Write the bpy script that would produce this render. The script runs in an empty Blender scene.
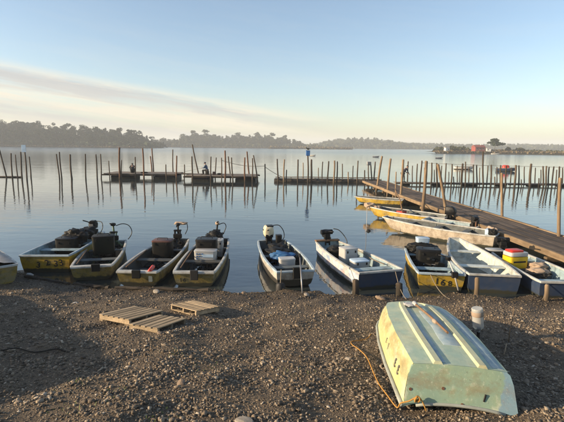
import bpy, bmesh, math, random
import numpy as np
from mathutils import Vector, Matrix, noise as mnoise

R = math.radians
random.seed(7)
rng = np.random.default_rng(11)
scene = bpy.context.scene
col = scene.collection

# ------------------------------------------------------------------ camera
FPX, CAMZ, PITCH, ROLL = 423.0, 3.7, R(8.74), R(0.6)
cam_d = bpy.data.cameras.new('camera')
cam = bpy.data.objects.new('camera', cam_d)
col.objects.link(cam)
cam_d.sensor_fit = 'HORIZONTAL'
cam_d.sensor_width = 36.0
cam_d.lens = 36.0 * FPX / 564.0
cam_d.clip_start = 0.05
cam_d.clip_end = 9000
cam.matrix_world = (Matrix.Translation((0, 0, CAMZ)) @ Matrix.Rotation(R(90) - PITCH, 4, 'X')
                    @ Matrix.Rotation(ROLL, 4, 'Z'))
scene.camera = cam

# ------------------------------------------------------------------ light
SUN_EL, SUN_BACK = R(17.0), R(12.0)      # low morning sun, from the left and a little behind
sun_from = Vector((-math.cos(SUN_EL) * math.cos(SUN_BACK), -math.cos(SUN_EL) * math.sin(SUN_BACK), math.sin(SUN_EL)))
sl = bpy.data.lights.new('sun', 'SUN')
sl.energy = 4.8
sl.angle = R(0.6)
sl.color = (1.0, 0.78, 0.52)
so = bpy.data.objects.new('sun', sl)
col.objects.link(so)
so.rotation_euler = (-sun_from).to_track_quat('-Z', 'Y').to_euler()

world = bpy.data.worlds.new('World')
scene.world = world
world.use_nodes = True
wt = world.node_tree
for n in list(wt.nodes):
    wt.nodes.remove(n)


def nd(t, kind, **kw):
    n = t.nodes.new(kind)
    for k, v in kw.items():
        setattr(n, k, v)
    return n


def math_node(t, op, a, b=None, clamp=False):
    n = nd(t, 'ShaderNodeMath', operation=op, use_clamp=clamp)
    for i, x in enumerate((a, b)):
        if x is None:
            continue
        if isinstance(x, (int, float)):
            n.inputs[i].default_value = x
        else:
            t.links.new(x, n.inputs[i])
    return n.outputs[0]


def ramp(t, fac, stops):
    n = nd(t, 'ShaderNodeValToRGB')
    e = n.color_ramp.elements
    while len(e) < len(stops):
        e.new(0.5)
    for el, (p, c) in zip(e, stops):
        el.position = p
        el.color = (c, c, c, 1) if isinstance(c, (int, float)) else (*c, 1)
    t.links.new(fac, n.inputs[0])
    return n.outputs[0]


def mixc(t, fac, a, b, mode='MIX'):
    n = nd(t, 'ShaderNodeMix', data_type='RGBA', blend_type=mode)
    n.clamp_factor = True
    for i, x in ((0, fac), (6, a), (7, b)):
        if isinstance(x, (int, float)):
            n.inputs[i].default_value = x
        elif isinstance(x, tuple):
            n.inputs[i].default_value = (*x, 1)
        else:
            t.links.new(x, n.inputs[i])
    return n.outputs[2]


sky = nd(wt, 'ShaderNodeTexSky', sky_type='NISHITA')
sky.sun_disc = False
sky.sun_elevation = SUN_EL
sky.sun_rotation = SKY_ROT if 'SKY_ROT' in globals() else R(270.0) - SUN_BACK
sky.altitude = 0
sky.air_density = 1.0
sky.dust_density = 1.15
sky.ozone_density = 1.3
# thin streaky cloud: noise stretched along a gently slanting direction
tc = nd(wt, 'ShaderNodeTexCoord')
sep = nd(wt, 'ShaderNodeSeparateXYZ')
wt.links.new(tc.outputs['Generated'], sep.inputs[0])
X, Z = sep.outputs[0], sep.outputs[2]
line = math_node(wt, 'ADD', Z, math_node(wt, 'MULTIPLY', X, 0.128))          # constant along a streak
cmb = nd(wt, 'ShaderNodeCombineXYZ')
wt.links.new(math_node(wt, 'MULTIPLY', X, 4.5), cmb.inputs[0])
wt.links.new(math_node(wt, 'MULTIPLY', line, 44.0), cmb.inputs[1])
wt.links.new(math_node(wt, 'MULTIPLY', sep.outputs[1], 1.2), cmb.inputs[2])
n1 = nd(wt, 'ShaderNodeTexNoise')
n1.inputs['Scale'].default_value = 1.0
n1.inputs['Detail'].default_value = 10
n1.inputs['Roughness'].default_value = 0.62
wt.links.new(cmb.outputs[0], n1.inputs['Vector'])
# a low sheet of cloud whose upper edge slants down to the right, streaked cream and grey
edge = math_node(wt, 'ADD', line, math_node(wt, 'MULTIPLY', math_node(wt, 'SUBTRACT', n1.outputs[0], 0.5), 0.042))
shift = math_node(wt, 'ADD', edge, 0.5)
sheet = ramp(wt, shift, [(0.39, 0.55), (0.46, 0.75), (0.53, 0.9), (0.572, 1.0), (0.590, 0.0)])
left = ramp(wt, math_node(wt, 'ADD', X, 0.5), [(0.0, 1.0), (0.40, 0.85), (0.66, 0.0)])
gen = ramp(wt, n1.outputs[0], [(0.46, 0.0), (0.78, 0.22)])
dens = math_node(wt, 'ADD', math_node(wt, 'MULTIPLY', math_node(wt, 'MULTIPLY', sheet, left), ramp(wt, n1.outputs[0], [(0.36, 0.30), (0.54, 1.0)])),
                 math_node(wt, 'MULTIPLY', gen, ramp(wt, Z, [(0.0, 1.0), (0.30, 0.15)])), True)
streak = nd(wt, 'ShaderNodeTexNoise')
streak.inputs['Scale'].default_value = 1.0
streak.inputs['Detail'].default_value = 5
streak.inputs['Roughness'].default_value = 0.55
cmb2 = nd(wt, 'ShaderNodeCombineXYZ')
wt.links.new(math_node(wt, 'MULTIPLY', X, 3.2), cmb2.inputs[0])
wt.links.new(math_node(wt, 'MULTIPLY', edge, 42.0), cmb2.inputs[1])
wt.links.new(math_node(wt, 'MULTIPLY', sep.outputs[1], 0.8), cmb2.inputs[2])
wt.links.new(cmb2.outputs[0], streak.inputs['Vector'])
deep = math_node(wt, 'ADD', math_node(wt, 'SUBTRACT', 0.084, edge), math_node(wt, 'MULTIPLY', math_node(wt, 'SUBTRACT', streak.outputs[0], 0.5), 0.055))
tone = ramp(wt, math_node(wt, 'MULTIPLY', deep, 6.0), [(0.0, 1.0), (0.05, 0.9), (0.12, 0.12), (0.20, 0.25), (0.29, 0.95), (0.40, 0.8), (0.48, 0.15), (0.60, 0.45), (0.78, 1.0)])
ccol = mixc(wt, tone, (2.65, 2.6, 2.65), (5.0, 4.35, 3.35))
skyc = mixc(wt, math_node(wt, 'MULTIPLY', dens, 0.85), sky.outputs[0], ccol)
bg = nd(wt, 'ShaderNodeBackground')
bg.inputs[1].default_value = 0.115
wt.links.new(skyc, bg.inputs[0])
wo = nd(wt, 'ShaderNodeOutputWorld')
wt.links.new(bg.outputs[0], wo.inputs[0])

vs = scene.view_settings
vs.view_transform = 'Standard'
vs.look = 'None'
vs.exposure = 0.9
vs.gamma = 1.0
vs.use_curve_mapping = False
scene.render.engine = 'CYCLES'
cy = scene.cycles
cy.use_denoising = True
cy.max_bounces = 8
cy.diffuse_bounces = 3
cy.glossy_bounces = 4
cy.transmission_bounces = 4
cy.transparent_max_bounces = 8
cy.volume_bounces = 3
cy.sample_clamp_indirect = 6.0

# ------------------------------------------------------------------ helpers


def tag(o, label=None, cat=None, group=None, kind=None):
    for k, v in (('label', label), ('category', cat), ('group', group), ('kind', kind)):
        if v:
            o[k] = v
    return o


def empty(name, loc, rz=0.0, label=None, cat=None, group=None, rot=None):
    o = bpy.data.objects.new(name, None)
    o.empty_display_size = 0.2
    col.objects.link(o)
    o.location = loc
    o.rotation_euler = rot if rot else (0, 0, rz)
    return tag(o, label, cat, group)


class MB:
    """collects shapes, builds ONE mesh object"""

    def __init__(self):
        self.v, self.f = [], []

    def add(self, vs_, fs_):
        b = len(self.v)
        self.v += [tuple(p) for p in vs_]
        self.f += [tuple(i + b for i in f) for f in fs_]
        return self

    def box(self, c, s, ch=0.0, m=None):
        """chamfered box, centre c, size s"""
        hx, hy, hz = (k / 2 for k in s)
        ch = min(ch, hx * .9, hy * .9, hz * .9)
        M = m or Matrix.Identity(3)
        c = Vector(c)
        if ch <= 0:
            p = [Vector((x * hx, y * hy, z * hz)) for z in (-1, 1) for y in (-1, 1) for x in (-1, 1)]
            f = [(0, 2, 3, 1), (4, 5, 7, 6), (0, 1, 5, 4), (2, 6, 7, 3), (0, 4, 6, 2), (1, 3, 7, 5)]
        else:
            p, f = [], []
            idx = {}
            for z in (-1, 1):
                for y in (-1, 1):
                    for x in (-1, 1):
                        for ax in range(3):
                            q = [x * (hx - ch), y * (hy - ch), z * (hz - ch)]
                            q[ax] = (x * hx, y * hy, z * hz)[ax]
                            idx[(x, y, z, ax)] = len(p)
                            p.append(Vector(q))
            cs = [(-1, -1), (1, -1), (1, 1), (-1, 1)]
            for s_ in (-1, 1):
                for ax in range(3):
                    q = []
                    for a, b in cs:
                        k = [0, 0, 0]
                        k[ax], k[(ax + 1) % 3], k[(ax + 2) % 3] = s_, a, b
                        q.append(idx[(*k, ax)])
                    f.append(tuple(q if s_ > 0 else q[::-1]))
            for ax in range(3):
                b_, c_ = (ax + 1) % 3, (ax + 2) % 3
                for sb, sc in cs:
                    k0 = [0, 0, 0]
                    k1 = [0, 0, 0]
                    k0[ax], k1[ax] = -1, 1
                    k0[b_] = k1[b_] = sb
                    k0[c_] = k1[c_] = sc
                    q = [idx[(*k0, b_)], idx[(*k1, b_)], idx[(*k1, c_)], idx[(*k0, c_)]]
                    f.append(tuple(q if sb * sc < 0 else q[::-1]))
            for x in (-1, 1):
                for y in (-1, 1):
                    for z in (-1, 1):
                        q = [idx[(x, y, z, a)] for a in range(3)]
                        f.append(tuple(q if x * y * z > 0 else q[::-1]))
        return self.add([c + M @ q for q in p], f)

    def tube(self, pts, r, n=8, cap=True, jit=0.0):
        pts = [Vector(p) for p in pts]
        rs = r if isinstance(r, (list, tuple)) else [r] * len(pts)
        rings = []
        a = None
        for i, p in enumerate(pts):
            d = (pts[min(i + 1, len(pts) - 1)] - pts[max(i - 1, 0)])
            if d.length < 1e-9:
                d = Vector((0, 0, 1))
            d.normalize()
            if a is None:
                a = d.cross(Vector((0, 0, 1)))
                if a.length < .3:
                    a = d.cross(Vector((0, 1, 0)))
            else:
                a = a - d * a.dot(d)          # carry the frame along so the skin never twists
                if a.length < 1e-6:
                    a = d.cross(Vector((.3, .9, .1)))
            a.normalize()
            b = a.cross(d).normalized()
            rings.append([p + (a * math.cos(t) + b * math.sin(t)) * rs[i] * (1 + random.uniform(-jit, jit))
                          for t in (2 * math.pi * k / n for k in range(n))])
        return self.loft(rings, cap)

    def loft(self, rings, cap=True, closed=True):
        n = len(rings[0])
        v = [p for rg in rings for p in rg]
        f = []
        for i in range(len(rings) - 1):
            for k in range(n if closed else n - 1):
                k2 = (k + 1) % n
                f.append((i * n + k, i * n + k2, (i + 1) * n + k2, (i + 1) * n + k))
        if cap:
            f.append(tuple(range(n))[::-1])
            f.append(tuple((len(rings) - 1) * n + k for k in range(n)))
        return self.add(v, f)

    def rloft(self, secs, n=16, p=3.0):
        """superellipse sections: (centre, half-x, half-y) stacked in z"""
        rings = []
        for (c, hx, hy) in secs:
            rg = []
            for k in range(n):
                t = 2 * math.pi * k / n
                ct, st = math.cos(t), math.sin(t)
                rg.append((c[0] + hx * math.copysign(abs(ct) ** (2 / p), ct),
                           c[1] + hy * math.copysign(abs(st) ** (2 / p), st), c[2]))
            rings.append(rg)
        return self.loft(rings)

    def mesh(self, name):
        me = bpy.data.meshes.new(name)
        me.from_pydata(self.v, [], self.f)
        bm = bmesh.new()
        bm.from_mesh(me)
        bmesh.ops.recalc_face_normals(bm, faces=bm.faces)
        bm.to_mesh(me)
        bm.free()
        return me

    def build(self, name, mat_, parent=None, smooth=False, loc=None, rot=None):
        me = self.mesh(name)
        me.materials.append(mat_)
        if smooth:
            me.polygons.foreach_set('use_smooth', [True] * len(me.polygons))
            if smooth is not True:
                me.set_sharp_from_angle(angle=R(smooth))
        return obj(name, me, parent, loc, rot)


def obj(name, me, parent=None, loc=None, rot=None):
    o = bpy.data.objects.new(name, me)
    col.objects.link(o)
    if parent:
        o.parent = parent
    if loc is not None:
        o.location = loc
    if rot is not None:
        o.rotation_euler = rot
    return o


def np_mesh(name, verts, faces, mat_, smooth=False):
    """numpy arrays -> mesh; faces (n,3) or (n,4)"""
    me = bpy.data.meshes.new(name)
    k = faces.shape[1]
    me.vertices.add(len(verts))
    me.vertices.foreach_set('co', verts.astype(np.float32).ravel())
    me.loops.add(faces.size)
    me.loops.foreach_set('vertex_index', faces.astype(np.int32).ravel())
    me.polygons.add(len(faces))
    me.polygons.foreach_set('loop_start', np.arange(0, faces.size, k, dtype=np.int32))
    if smooth:
        me.polygons.foreach_set('use_smooth', np.ones(len(faces), dtype=bool))
    me.update(calc_edges=True)
    me.validate()
    if mat_:
        me.materials.append(mat_)
    return me


# ------------------------------------------------------------------ materials
def new_mat(name):
    m = bpy.data.materials.new(name)
    m.use_nodes = True
    t = m.node_tree
    b = t.nodes['Principled BSDF']
    return m, t, b


def noise(t, vec, scale, detail=4, rough=.55):
    n = nd(t, 'ShaderNodeTexNoise')
    n.inputs['Scale'].default_value = scale
    n.inputs['Detail'].default_value = detail
    n.inputs['Roughness'].default_value = rough
    if vec is not None:
        t.links.new(vec, n.inputs['Vector'])
    return n.outputs[0]


def stretch(t, vec, s):
    m = nd(t, 'ShaderNodeMapping')
    m.inputs['Scale'].default_value = s
    t.links.new(vec, m.inputs[0])
    return m.outputs[0]


def bump(t, b, h, strength, dist=.01):
    n = nd(t, 'ShaderNodeBump')
    n.inputs['Strength'].default_value = strength
    n.inputs['Distance'].default_value = dist
    t.links.new(h, n.inputs['Height'])
    t.links.new(n.outputs[0], b.inputs['Normal'])


def paint(name, base, rough=.5, var=.22, vs_=5.0, dirt=(.09, .075, .055), dirt_amt=.5, ds=3.0, patch=None, patch_amt=.5,
          ps=2.2, low=None, zlow=.05, metal=0.0, spec=.4, bmp=.15):
    """worn paint or plastic: blotchy tone, grime, flaked patches, slime line near the water"""
    m, t, b = new_mat(name)
    tcn = nd(t, 'ShaderNodeTexCoord')
    oi = nd(t, 'ShaderNodeObjectInfo')
    ad = nd(t, 'ShaderNodeVectorMath', operation='ADD')
    t.links.new(tcn.outputs['Object'], ad.inputs[0])
    sc = nd(t, 'ShaderNodeVectorMath', operation='SCALE')
    t.links.new(oi.outputs['Location'], sc.inputs[0])
    sc.inputs['Scale'].default_value = 3.7
    t.links.new(sc.outputs[0], ad.inputs[1])
    v = ad.outputs[0]
    lo = tuple(c * (1 - var) for c in base)
    hi = tuple(min(1, c * (1 + var * .6)) for c in base)
    c = mixc(t, noise(t, v, vs_), lo, hi)
    if patch:
        c = mixc(t, math_node(t, 'MULTIPLY', ramp(t, noise(t, stretch(t, v, (1, 1, 1.6)), ps, 6, .7), [(.5, 0.), (.58, 1.)]), patch_amt), c, patch)
    f = ramp(t, noise(t, v, ds, 8, .68), [(.45, 0.), (.72, 1.)])
    c = mixc(t, math_node(t, 'MULTIPLY', f, dirt_amt), c, dirt)
    fine = ramp(t, noise(t, v, ds * 11, 3, .6), [(.6, 0.), (.7, 1.)])
    c = mixc(t, math_node(t, 'MULTIPLY', fine, dirt_amt * .6), c, dirt)
    if low:
        sp = nd(t, 'ShaderNodeSeparateXYZ')
        g = nd(t, 'ShaderNodeNewGeometry')
        t.links.new(g.outputs['Position'], sp.inputs[0])
        zz = math_node(t, 'ADD', sp.outputs[2], math_node(t, 'MULTIPLY', noise(t, v, 6, 5, .7), -.12))
        k = nd(t, 'ShaderNodeMapRange')
        k.inputs['From Min'].default_value = zlow - .03
        k.inputs['From Max'].default_value = zlow + .05 - .04
        k.inputs['To Min'].default_value = 1
        k.inputs['To Max'].default_value = 0
        t.links.new(zz, k.inputs[0])
        c = mixc(t, k.outputs[0], c, low)
    t.links.new(c, b.inputs['Base Color'])
    r_ = math_node(t, 'ADD', math_node(t, 'MULTIPLY', f, .25), rough, True)
    t.links.new(r_, b.inputs['Roughness'])
    b.inputs['Metallic'].default_value = metal
    b.inputs['Specular IOR Level'].default_value = spec
    if bmp:
        bump(t, b, noise(t, v, 30, 5, .7), bmp, .004)
    return m


def wood(name, c1, c2, axis=1, rough=.8, scale=7.0, low=None, zlow=.3, rnd=.35):
    """weathered timber: grain along one axis, tone differs per piece"""
    m, t, b = new_mat(name)
    tcn = nd(t, 'ShaderNodeTexCoord')
    oi = nd(t, 'ShaderNodeObjectInfo')
    ad = nd(t, 'ShaderNodeVectorMath', operation='ADD')
    t.links.new(tcn.outputs['Object'], ad.inputs[0])
    sc = nd(t, 'ShaderNodeVectorMath', operation='SCALE')
    t.links.new(oi.outputs['Location'], sc.inputs[0])
    sc.inputs['Scale'].default_value = 2.3
    t.links.new(sc.outputs[0], ad.inputs[1])
    s = [scale] * 3
    s[axis] = scale * .07
    v = stretch(t, ad.outputs[0], tuple(s))
    n = noise(t, v, 2.0, 7, .65)
    c = mixc(t, ramp(t, n, [(.3, 0.), (.7, 1.)]), c1, c2)
    blot = noise(t, ad.outputs[0], 2.2, 5, .6)
    c = mixc(t, ramp(t, blot, [(.4, 0.), (.75, .55)]), c, tuple(k * .45 for k in c1))
    h = nd(t, 'ShaderNodeHueSaturation')
    t.links.new(c, h.inputs['Color'])
    t.links.new(math_node(t, 'ADD', math_node(t, 'MULTIPLY', oi.outputs['Random'], 2 * rnd), 1 - rnd), h.inputs['Value'])
    c = h.outputs[0]
    if low:
        sp = nd(t, 'ShaderNodeSeparateXYZ')
        g = nd(t, 'ShaderNodeNewGeometry')
        t.links.new(g.outputs['Position'], sp.inputs[0])
        k = nd(t, 'ShaderNodeMapRange')
        k.inputs['From Min'].default_value = zlow - .18
        k.inputs['From Max'].default_value = zlow + .18
        k.inputs['To Min'].default_value = 1
        k.inputs['To Max'].default_value = 0
        t.links.new(math_node(t, 'ADD', sp.outputs[2], math_node(t, 'MULTIPLY', math_node(t, 'SUBTRACT', blot, .5), .6)), k.inputs[0])
        c = mixc(t, math_node(t, 'MULTIPLY', k.outputs[0], .85), c, low)
    t.links.new(c, b.inputs['Base Color'])
    b.inputs['Roughness'].default_value = rough
    b.inputs['Specular IOR Level'].default_value = .25
    bump(t, b, n, .6, .012)
    return m


M = {}
slime = (.035, .035, .022)
M['yellow'] = paint('yellow_hull_paint', (.42, .27, .022), .5, var=.35, dirt=(.07, .05, .025), dirt_amt=.9, low=slime, zlow=.07, patch=(.30, .28, .16), patch_amt=.35)
M['yellow_dirty'] = paint('dirty_yellow_hull_paint', (.30, .225, .06), .6, var=.4, dirt=(.045, .038, .022), dirt_amt=1.0, low=slime, zlow=.07, patch=(.22, .2, .13), patch_amt=.6)
M['white_hull'] = paint('white_hull_paint', (.62, .60, .54), .45, dirt=(.2, .16, .1), dirt_amt=.5, low=(.05, .045, .03), zlow=.08)
M['white_hull_b'] = paint('white_hull_dark_bottom', (.47, .45, .40), .45, var=.3, dirt=(.13, .1, .06), dirt_amt=.85, low=(.04, .035, .025), zlow=.2)
M['motley'] = paint('white_hull_blue_red_patches', (.55, .56, .56), .5, dirt=(.35, .13, .08), dirt_amt=.65, ds=2.4, patch=(.16, .30, .46), patch_amt=.85, ps=2.8, low=slime, zlow=.06)
M['navy'] = paint('navy_hull_paint', (.030, .050, .095), .45, dirt=(.10, .09, .07), dirt_amt=.4, low=slime, zlow=.04)
M['cream_hull'] = paint('weathered_cream_hull', (.42, .36, .28), .6, var=.35, dirt=(.12, .085, .05), dirt_amt=.9, patch=(.33, .27, .2), patch_amt=.6, low=slime, zlow=.06)
M['rim'] = paint('pale_rim_paint', (.43, .43, .40), .5, var=.35, dirt=(.12, .10, .075), dirt_amt=.75, bmp=.05)
M['rim_blue'] = paint('blue_white_rim_paint', (.33, .41, .46), .5, var=.35, dirt=(.12, .11, .1), dirt_amt=.7, bmp=.05)
M['in_blue'] = paint('pale_blue_inside_paint', (.27, .37, .41), .5, var=.35, dirt=(.08, .07, .05), dirt_amt=.85)
M['in_white'] = paint('white_inside_paint', (.50, .54, .50), .45, var=.3, dirt=(.14, .12, .08), dirt_amt=.8)
M['in_dark'] = paint('dark_inside', (.045, .05, .05), .6, dirt=(.15, .12, .08), dirt_amt=.5)
M['in_grey'] = paint('grey_inside', (.10, .115, .115), .6, var=.4, dirt=(.05, .04, .03), dirt_amt=.8)
M['black'] = paint('black_plastic', (.007, .007, .008), .4, dirt=(.025, .022, .02), dirt_amt=.4, spec=.25)
M['blackrub'] = paint('black_rubber', (.012, .012, .012), .6, dirt=(.04, .035, .03), dirt_amt=.3)
M['charcoal'] = paint('charcoal_box_plastic', (.008, .0085, .0085), .55, dirt=(.028, .024, .02), dirt_amt=.5, spec=.2)
M['olive'] = paint('olive_box_plastic', (.011, .013, .010), .55, dirt=(.03, .027, .02), dirt_amt=.4, spec=.2)
M['darkred'] = paint('dull_red_lid', (.09, .035, .028), .5)
M['red'] = paint('red_plastic', (.55, .035, .02), .4, dirt=(.12, .05, .03), dirt_amt=.3)
M['yel_plastic'] = paint('yellow_plastic', (.65, .44, .01), .4, dirt=(.2, .15, .05), dirt_amt=.3)
M['white'] = paint('white_plastic', (.40, .40, .39), .35, dirt=(.25, .22, .18), dirt_amt=.35, bmp=.03)
M['cream'] = paint('cream_plastic', (.62, .55, .38), .4, dirt=(.25, .2, .12), dirt_amt=.35)
M['paleblue'] = paint('pale_blue_plastic', (.42, .55, .68), .35, dirt=(.2, .2, .2), dirt_amt=.3)
M['blue'] = paint('blue_plastic', (.025, .12, .34), .4, dirt=(.06, .06, .06), dirt_amt=.3)
M['bluetarp'] = paint('blue_sheet', (.02, .10, .25), .55, dirt=(.05, .06, .08), dirt_amt=.3)
M['float'] = paint('blue_black_float', (.006, .012, .036), .55, spec=.15, dirt=(.03, .03, .03), dirt_amt=.6, low=(.02, .02, .015), zlow=.18)
M['steel'] = paint('grey_metal', (.30, .30, .30), .38, metal=.8, dirt=(.12, .08, .05), dirt_amt=.5, bmp=.05)
M['rust'] = paint('rusty_iron', (.14, .07, .04), .8, dirt=(.05, .03, .02), dirt_amt=.6)
M['greymotor'] = paint('grey_motor_paint', (.33, .34, .34), .35, dirt=(.1, .09, .08), dirt_amt=.35)
M['greenmotor'] = paint('green_motor_paint', (.06, .11, .05), .45)
M['hose'] = paint('black_hose', (.012, .014, .013), .4, bmp=0)
M['ink'] = paint('black_lettering', (.012, .012, .014), .6, dirt=(.2, .16, .06), dirt_amt=.35, bmp=0)
M['ink_g'] = paint('faded_lettering', (.10, .095, .085), .7, dirt=(.4, .35, .25), dirt_amt=.5, bmp=0)
M['canvas'] = paint('cream_canvas', (.34, .26, .19), .85, dirt=(.3, .2, .14), dirt_amt=.4)
M['tarp_grey'] = paint('grey_tarpaulin', (.26, .25, .24), .6, dirt=(.1, .09, .08), dirt_amt=.4, ds=2)
M['post'] = wood('weathered_post_wood', (.045, .034, .025), (.105, .076, .052), 2, low=(.022, .020, .015), zlow=.28)
M['post_red'] = wood('reddish_post_wood', (.12, .062, .036), (.20, .105, .06), 2, low=(.022, .020, .015), zlow=.28, rnd=.12)
M['post_pale'] = wood('pale_post_wood', (.15, .105, .065), (.28, .20, .125), 2, low=(.05, .04, .026), zlow=.25, rnd=.15)
M['plank'] = wood('pier_plank_wood', (.060, .045, .034), (.125, .095, .07), 1)
M['beam'] = wood('pier_beam_wood', (.15, .105, .062), (.30, .215, .13), 1, rnd=.3, low=(.03, .026, .018), zlow=.12)
M['darkwood'] = wood('wet_dark_wood', (.022, .018, .014), (.06, .048, .036), 0)
M['log'] = wood('raft_log_wood', (.035, .030, .024), (.085, .07, .052), 0)
M['board'] = wood('raft_board_wood', (.12, .10, .08), (.24, .20, .16), 0)
M['palwood'] = wood('pallet_wood', (.22, .165, .105), (.42, .32, .20), 1, rnd=.32)
M['stick'] = wood('stick_wood', (.13, .075, .042), (.27, .17, .10), 2, rnd=.1)
M['twig'] = wood('dry_twig', (.16, .11, .07), (.28, .2, .12), 2)
M['orange'] = paint('orange_rope', (.40, .20, .04), .8, vs_=40, dirt=(.2, .12, .05), dirt_amt=.4)
M['rope'] = paint('grey_rope', (.22, .18, .13), .9, vs_=30)
M['skin'] = paint('skin', (.42, .25, .17), .6, dirt_amt=.05, bmp=0)
M['coat_blue'] = paint('blue_jacket_cloth', (.035, .085, .17), .9, dirt_amt=.2)
M['coat_dark'] = paint('dark_coat_cloth', (.022, .024, .028), .9, dirt_amt=.2)
M['coat_navy'] = paint('dark_navy_cloth', (.016, .022, .045), .9, dirt_amt=.2)
M['trouser'] = paint('dark_trouser_cloth', (.02, .02, .022), .9, dirt_amt=.2)
M['stone_pale'] = paint('pale_stone', (.30, .26, .21), .8, var=.3, dirt=(.16, .13, .1), dirt_amt=.5, bmp=.5)
M['stone_white'] = paint('whitish_stone', (.36, .35, .33), .8, var=.3, dirt=(.2, .18, .15), dirt_amt=.4, bmp=.5)
M['stone_tan'] = paint('tan_stone', (.23, .165, .11), .8, var=.3, dirt=(.12, .1, .08), dirt_amt=.5, bmp=.5)
M['house_red'] = paint('red_house_wall', (.28, .055, .04), .7, dirt_amt=.1, bmp=0)
M['roof_red'] = paint('dark_red_roof', (.22, .06, .045), .7, dirt_amt=.2, bmp=0)
M['house_white'] = paint('white_shed_wall', (.65, .65, .62), .7, dirt_amt=.1, bmp=0)
M['glass_dark'] = paint('dark_window', (.02, .025, .03), .15, dirt_amt=.05, bmp=0)

# translucent bottle plastic
m_, t_, b_ = new_mat('cloudy_bottle_plastic')
b_.inputs['Base Color'].default_value = (.62, .62, .58, 1)
b_.inputs['Roughness'].default_value = .3
b_.inputs['Transmission Weight'].default_value = .5
b_.inputs['IOR'].default_value = 1.3
M['bottle'] = m_
M['bottle_in'] = paint('bottle_sediment', (.42, .36, .25), .7, dirt_amt=.4)

# green old dinghy: faded green gelcoat, yellow-green side, blue strip, brown rust stains
def dinghy_mat(name, base, warm, warm_amt, stain, zone=None, blue=None):
    """zone = (centre z, half height) of the rust-brown stain belt; blue = x beyond which bare blue shows"""
    m, t, b = new_mat(name)
    v = nd(t, 'ShaderNodeTexCoord').outputs['Object']
    xyz = nd(t, 'ShaderNodeSeparateXYZ')
    t.links.new(v, xyz.inputs[0])
    c = mixc(t, noise(t, v, 3.5, 6, .65), tuple(k * .72 for k in base), tuple(min(1, k * 1.15) for k in base))
    c = mixc(t, math_node(t, 'MULTIPLY', ramp(t, noise(t, stretch(t, v, (1, .6, 1)), 2.4, 6, .7), [(.40, 0.), (.62, 1.)]), warm_amt), c, warm)
    wh = ramp(t, noise(t, stretch(t, v, (2.2, .7, 2)), 2.1, 7, .7), [(.54, 0.), (.64, 1.)])
    c = mixc(t, math_node(t, 'MULTIPLY', wh, .5), c, (.56, .56, .44))
    if blue is not None:
        bf = math_node(t, 'ADD', math_node(t, 'SUBTRACT', xyz.outputs[0], blue), math_node(t, 'MULTIPLY', math_node(t, 'SUBTRACT', noise(t, v, 4, 6, .7), .5), .35))
        c = mixc(t, ramp(t, bf, [(.0, 0.), (.03, .85)]), c, (.17, .27, .34))
    n = noise(t, stretch(t, v, (1.5, .9, 2.0)), 2.6, 9, .72)
    if zone:
        d = math_node(t, 'DIVIDE', math_node(t, 'ABSOLUTE', math_node(t, 'SUBTRACT', xyz.outputs[2], zone[0])), zone[1])
        n = math_node(t, 'ADD', n, math_node(t, 'MULTIPLY', math_node(t, 'SUBTRACT', 1.0, d), .16))
    st = ramp(t, n, [(.52, 0.), (.66, .7), (.8, 1.)])
    c = mixc(t, math_node(t, 'MULTIPLY', st, stain), c, mixc(t, noise(t, v, 9, 5, .6), (.10, .06, .03), (.30, .15, .055)))
    sp_ = ramp(t, noise(t, v, 24, 6, .72), [(.60, 0.), (.70, 1.)])
    c = mixc(t, math_node(t, 'MULTIPLY', sp_, .5), c, (.10, .08, .055))
    scr = ramp(t, noise(t, stretch(t, v, (36, 1.6, 36)), 1.0, 5, .75), [(.58, 0.), (.66, 1.)])
    c = mixc(t, math_node(t, 'MULTIPLY', scr, .38), c, (.55, .57, .46))
    t.links.new(c, b.inputs['Base Color'])
    b.inputs['Roughness'].default_value = .55
    b.inputs['Specular IOR Level'].default_value = .3
    bump(t, b, math_node(t, 'ADD', noise(t, v, 22, 6, .7), math_node(t, 'MULTIPLY', noise(t, v, 2.5, 3, .5), 6.0)), .25, .006)
    return m


M['dg_bottom'] = dinghy_mat('faded_green_gelcoat_bottom', (.33, .44, .34), (.50, .52, .34), .8, .28)
M['dg_side'] = dinghy_mat('yellow_green_gelcoat_side', (.42, .45, .25), (.50, .43, .18), .8, .62, (.33, .14))
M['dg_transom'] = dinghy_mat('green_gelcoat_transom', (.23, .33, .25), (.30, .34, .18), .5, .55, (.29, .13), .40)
M['dg_blue'] = dinghy_mat('blue_gelcoat_strip', (.19, .29, .35), (.38, .44, .42), .9, .25)
M['dg_runner'] = dinghy_mat('worn_cream_runner', (.46, .48, .32), (.52, .48, .26), .6, .4)
M['dg_rim'] = paint('grey_rubbing_strip', (.30, .32, .28), .6, dirt=(.1, .08, .06), dirt_amt=.5)

# water
m_, t_, b_ = new_mat('lake_water')
pos = nd(t_, 'ShaderNodeNewGeometry').outputs['Position']
b_.inputs['Base Color'].default_value = (.030, .038, .038, 1)
sepw = nd(t_, 'ShaderNodeSeparateXYZ')
t_.links.new(pos, sepw.inputs[0])
mr = nd(t_, 'ShaderNodeMapRange')
mr.inputs['From Min'].default_value = 45
mr.inputs['From Max'].default_value = 260
mr.inputs['To Min'].default_value = .035
mr.inputs['To Max'].default_value = .20
t_.links.new(sepw.outputs[1], mr.inputs[0])      # breeze farther out: unresolved ripples
t_.links.new(mr.outputs[0], b_.inputs['Roughness'])
b_.inputs['IOR'].default_value = 2.05
b_.inputs['Specular IOR Level'].default_value = .5
na = noise(t_, stretch(t_, pos, (.55, 1.5, 1)), 1.0, 3, .5)
nb = noise(t_, stretch(t_, pos, (2.2, 6.0, 1)), 1.0, 3, .55)
nc = noise(t_, stretch(t_, pos, (.05, .22, 1)), 1.0, 3, .5)
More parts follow.
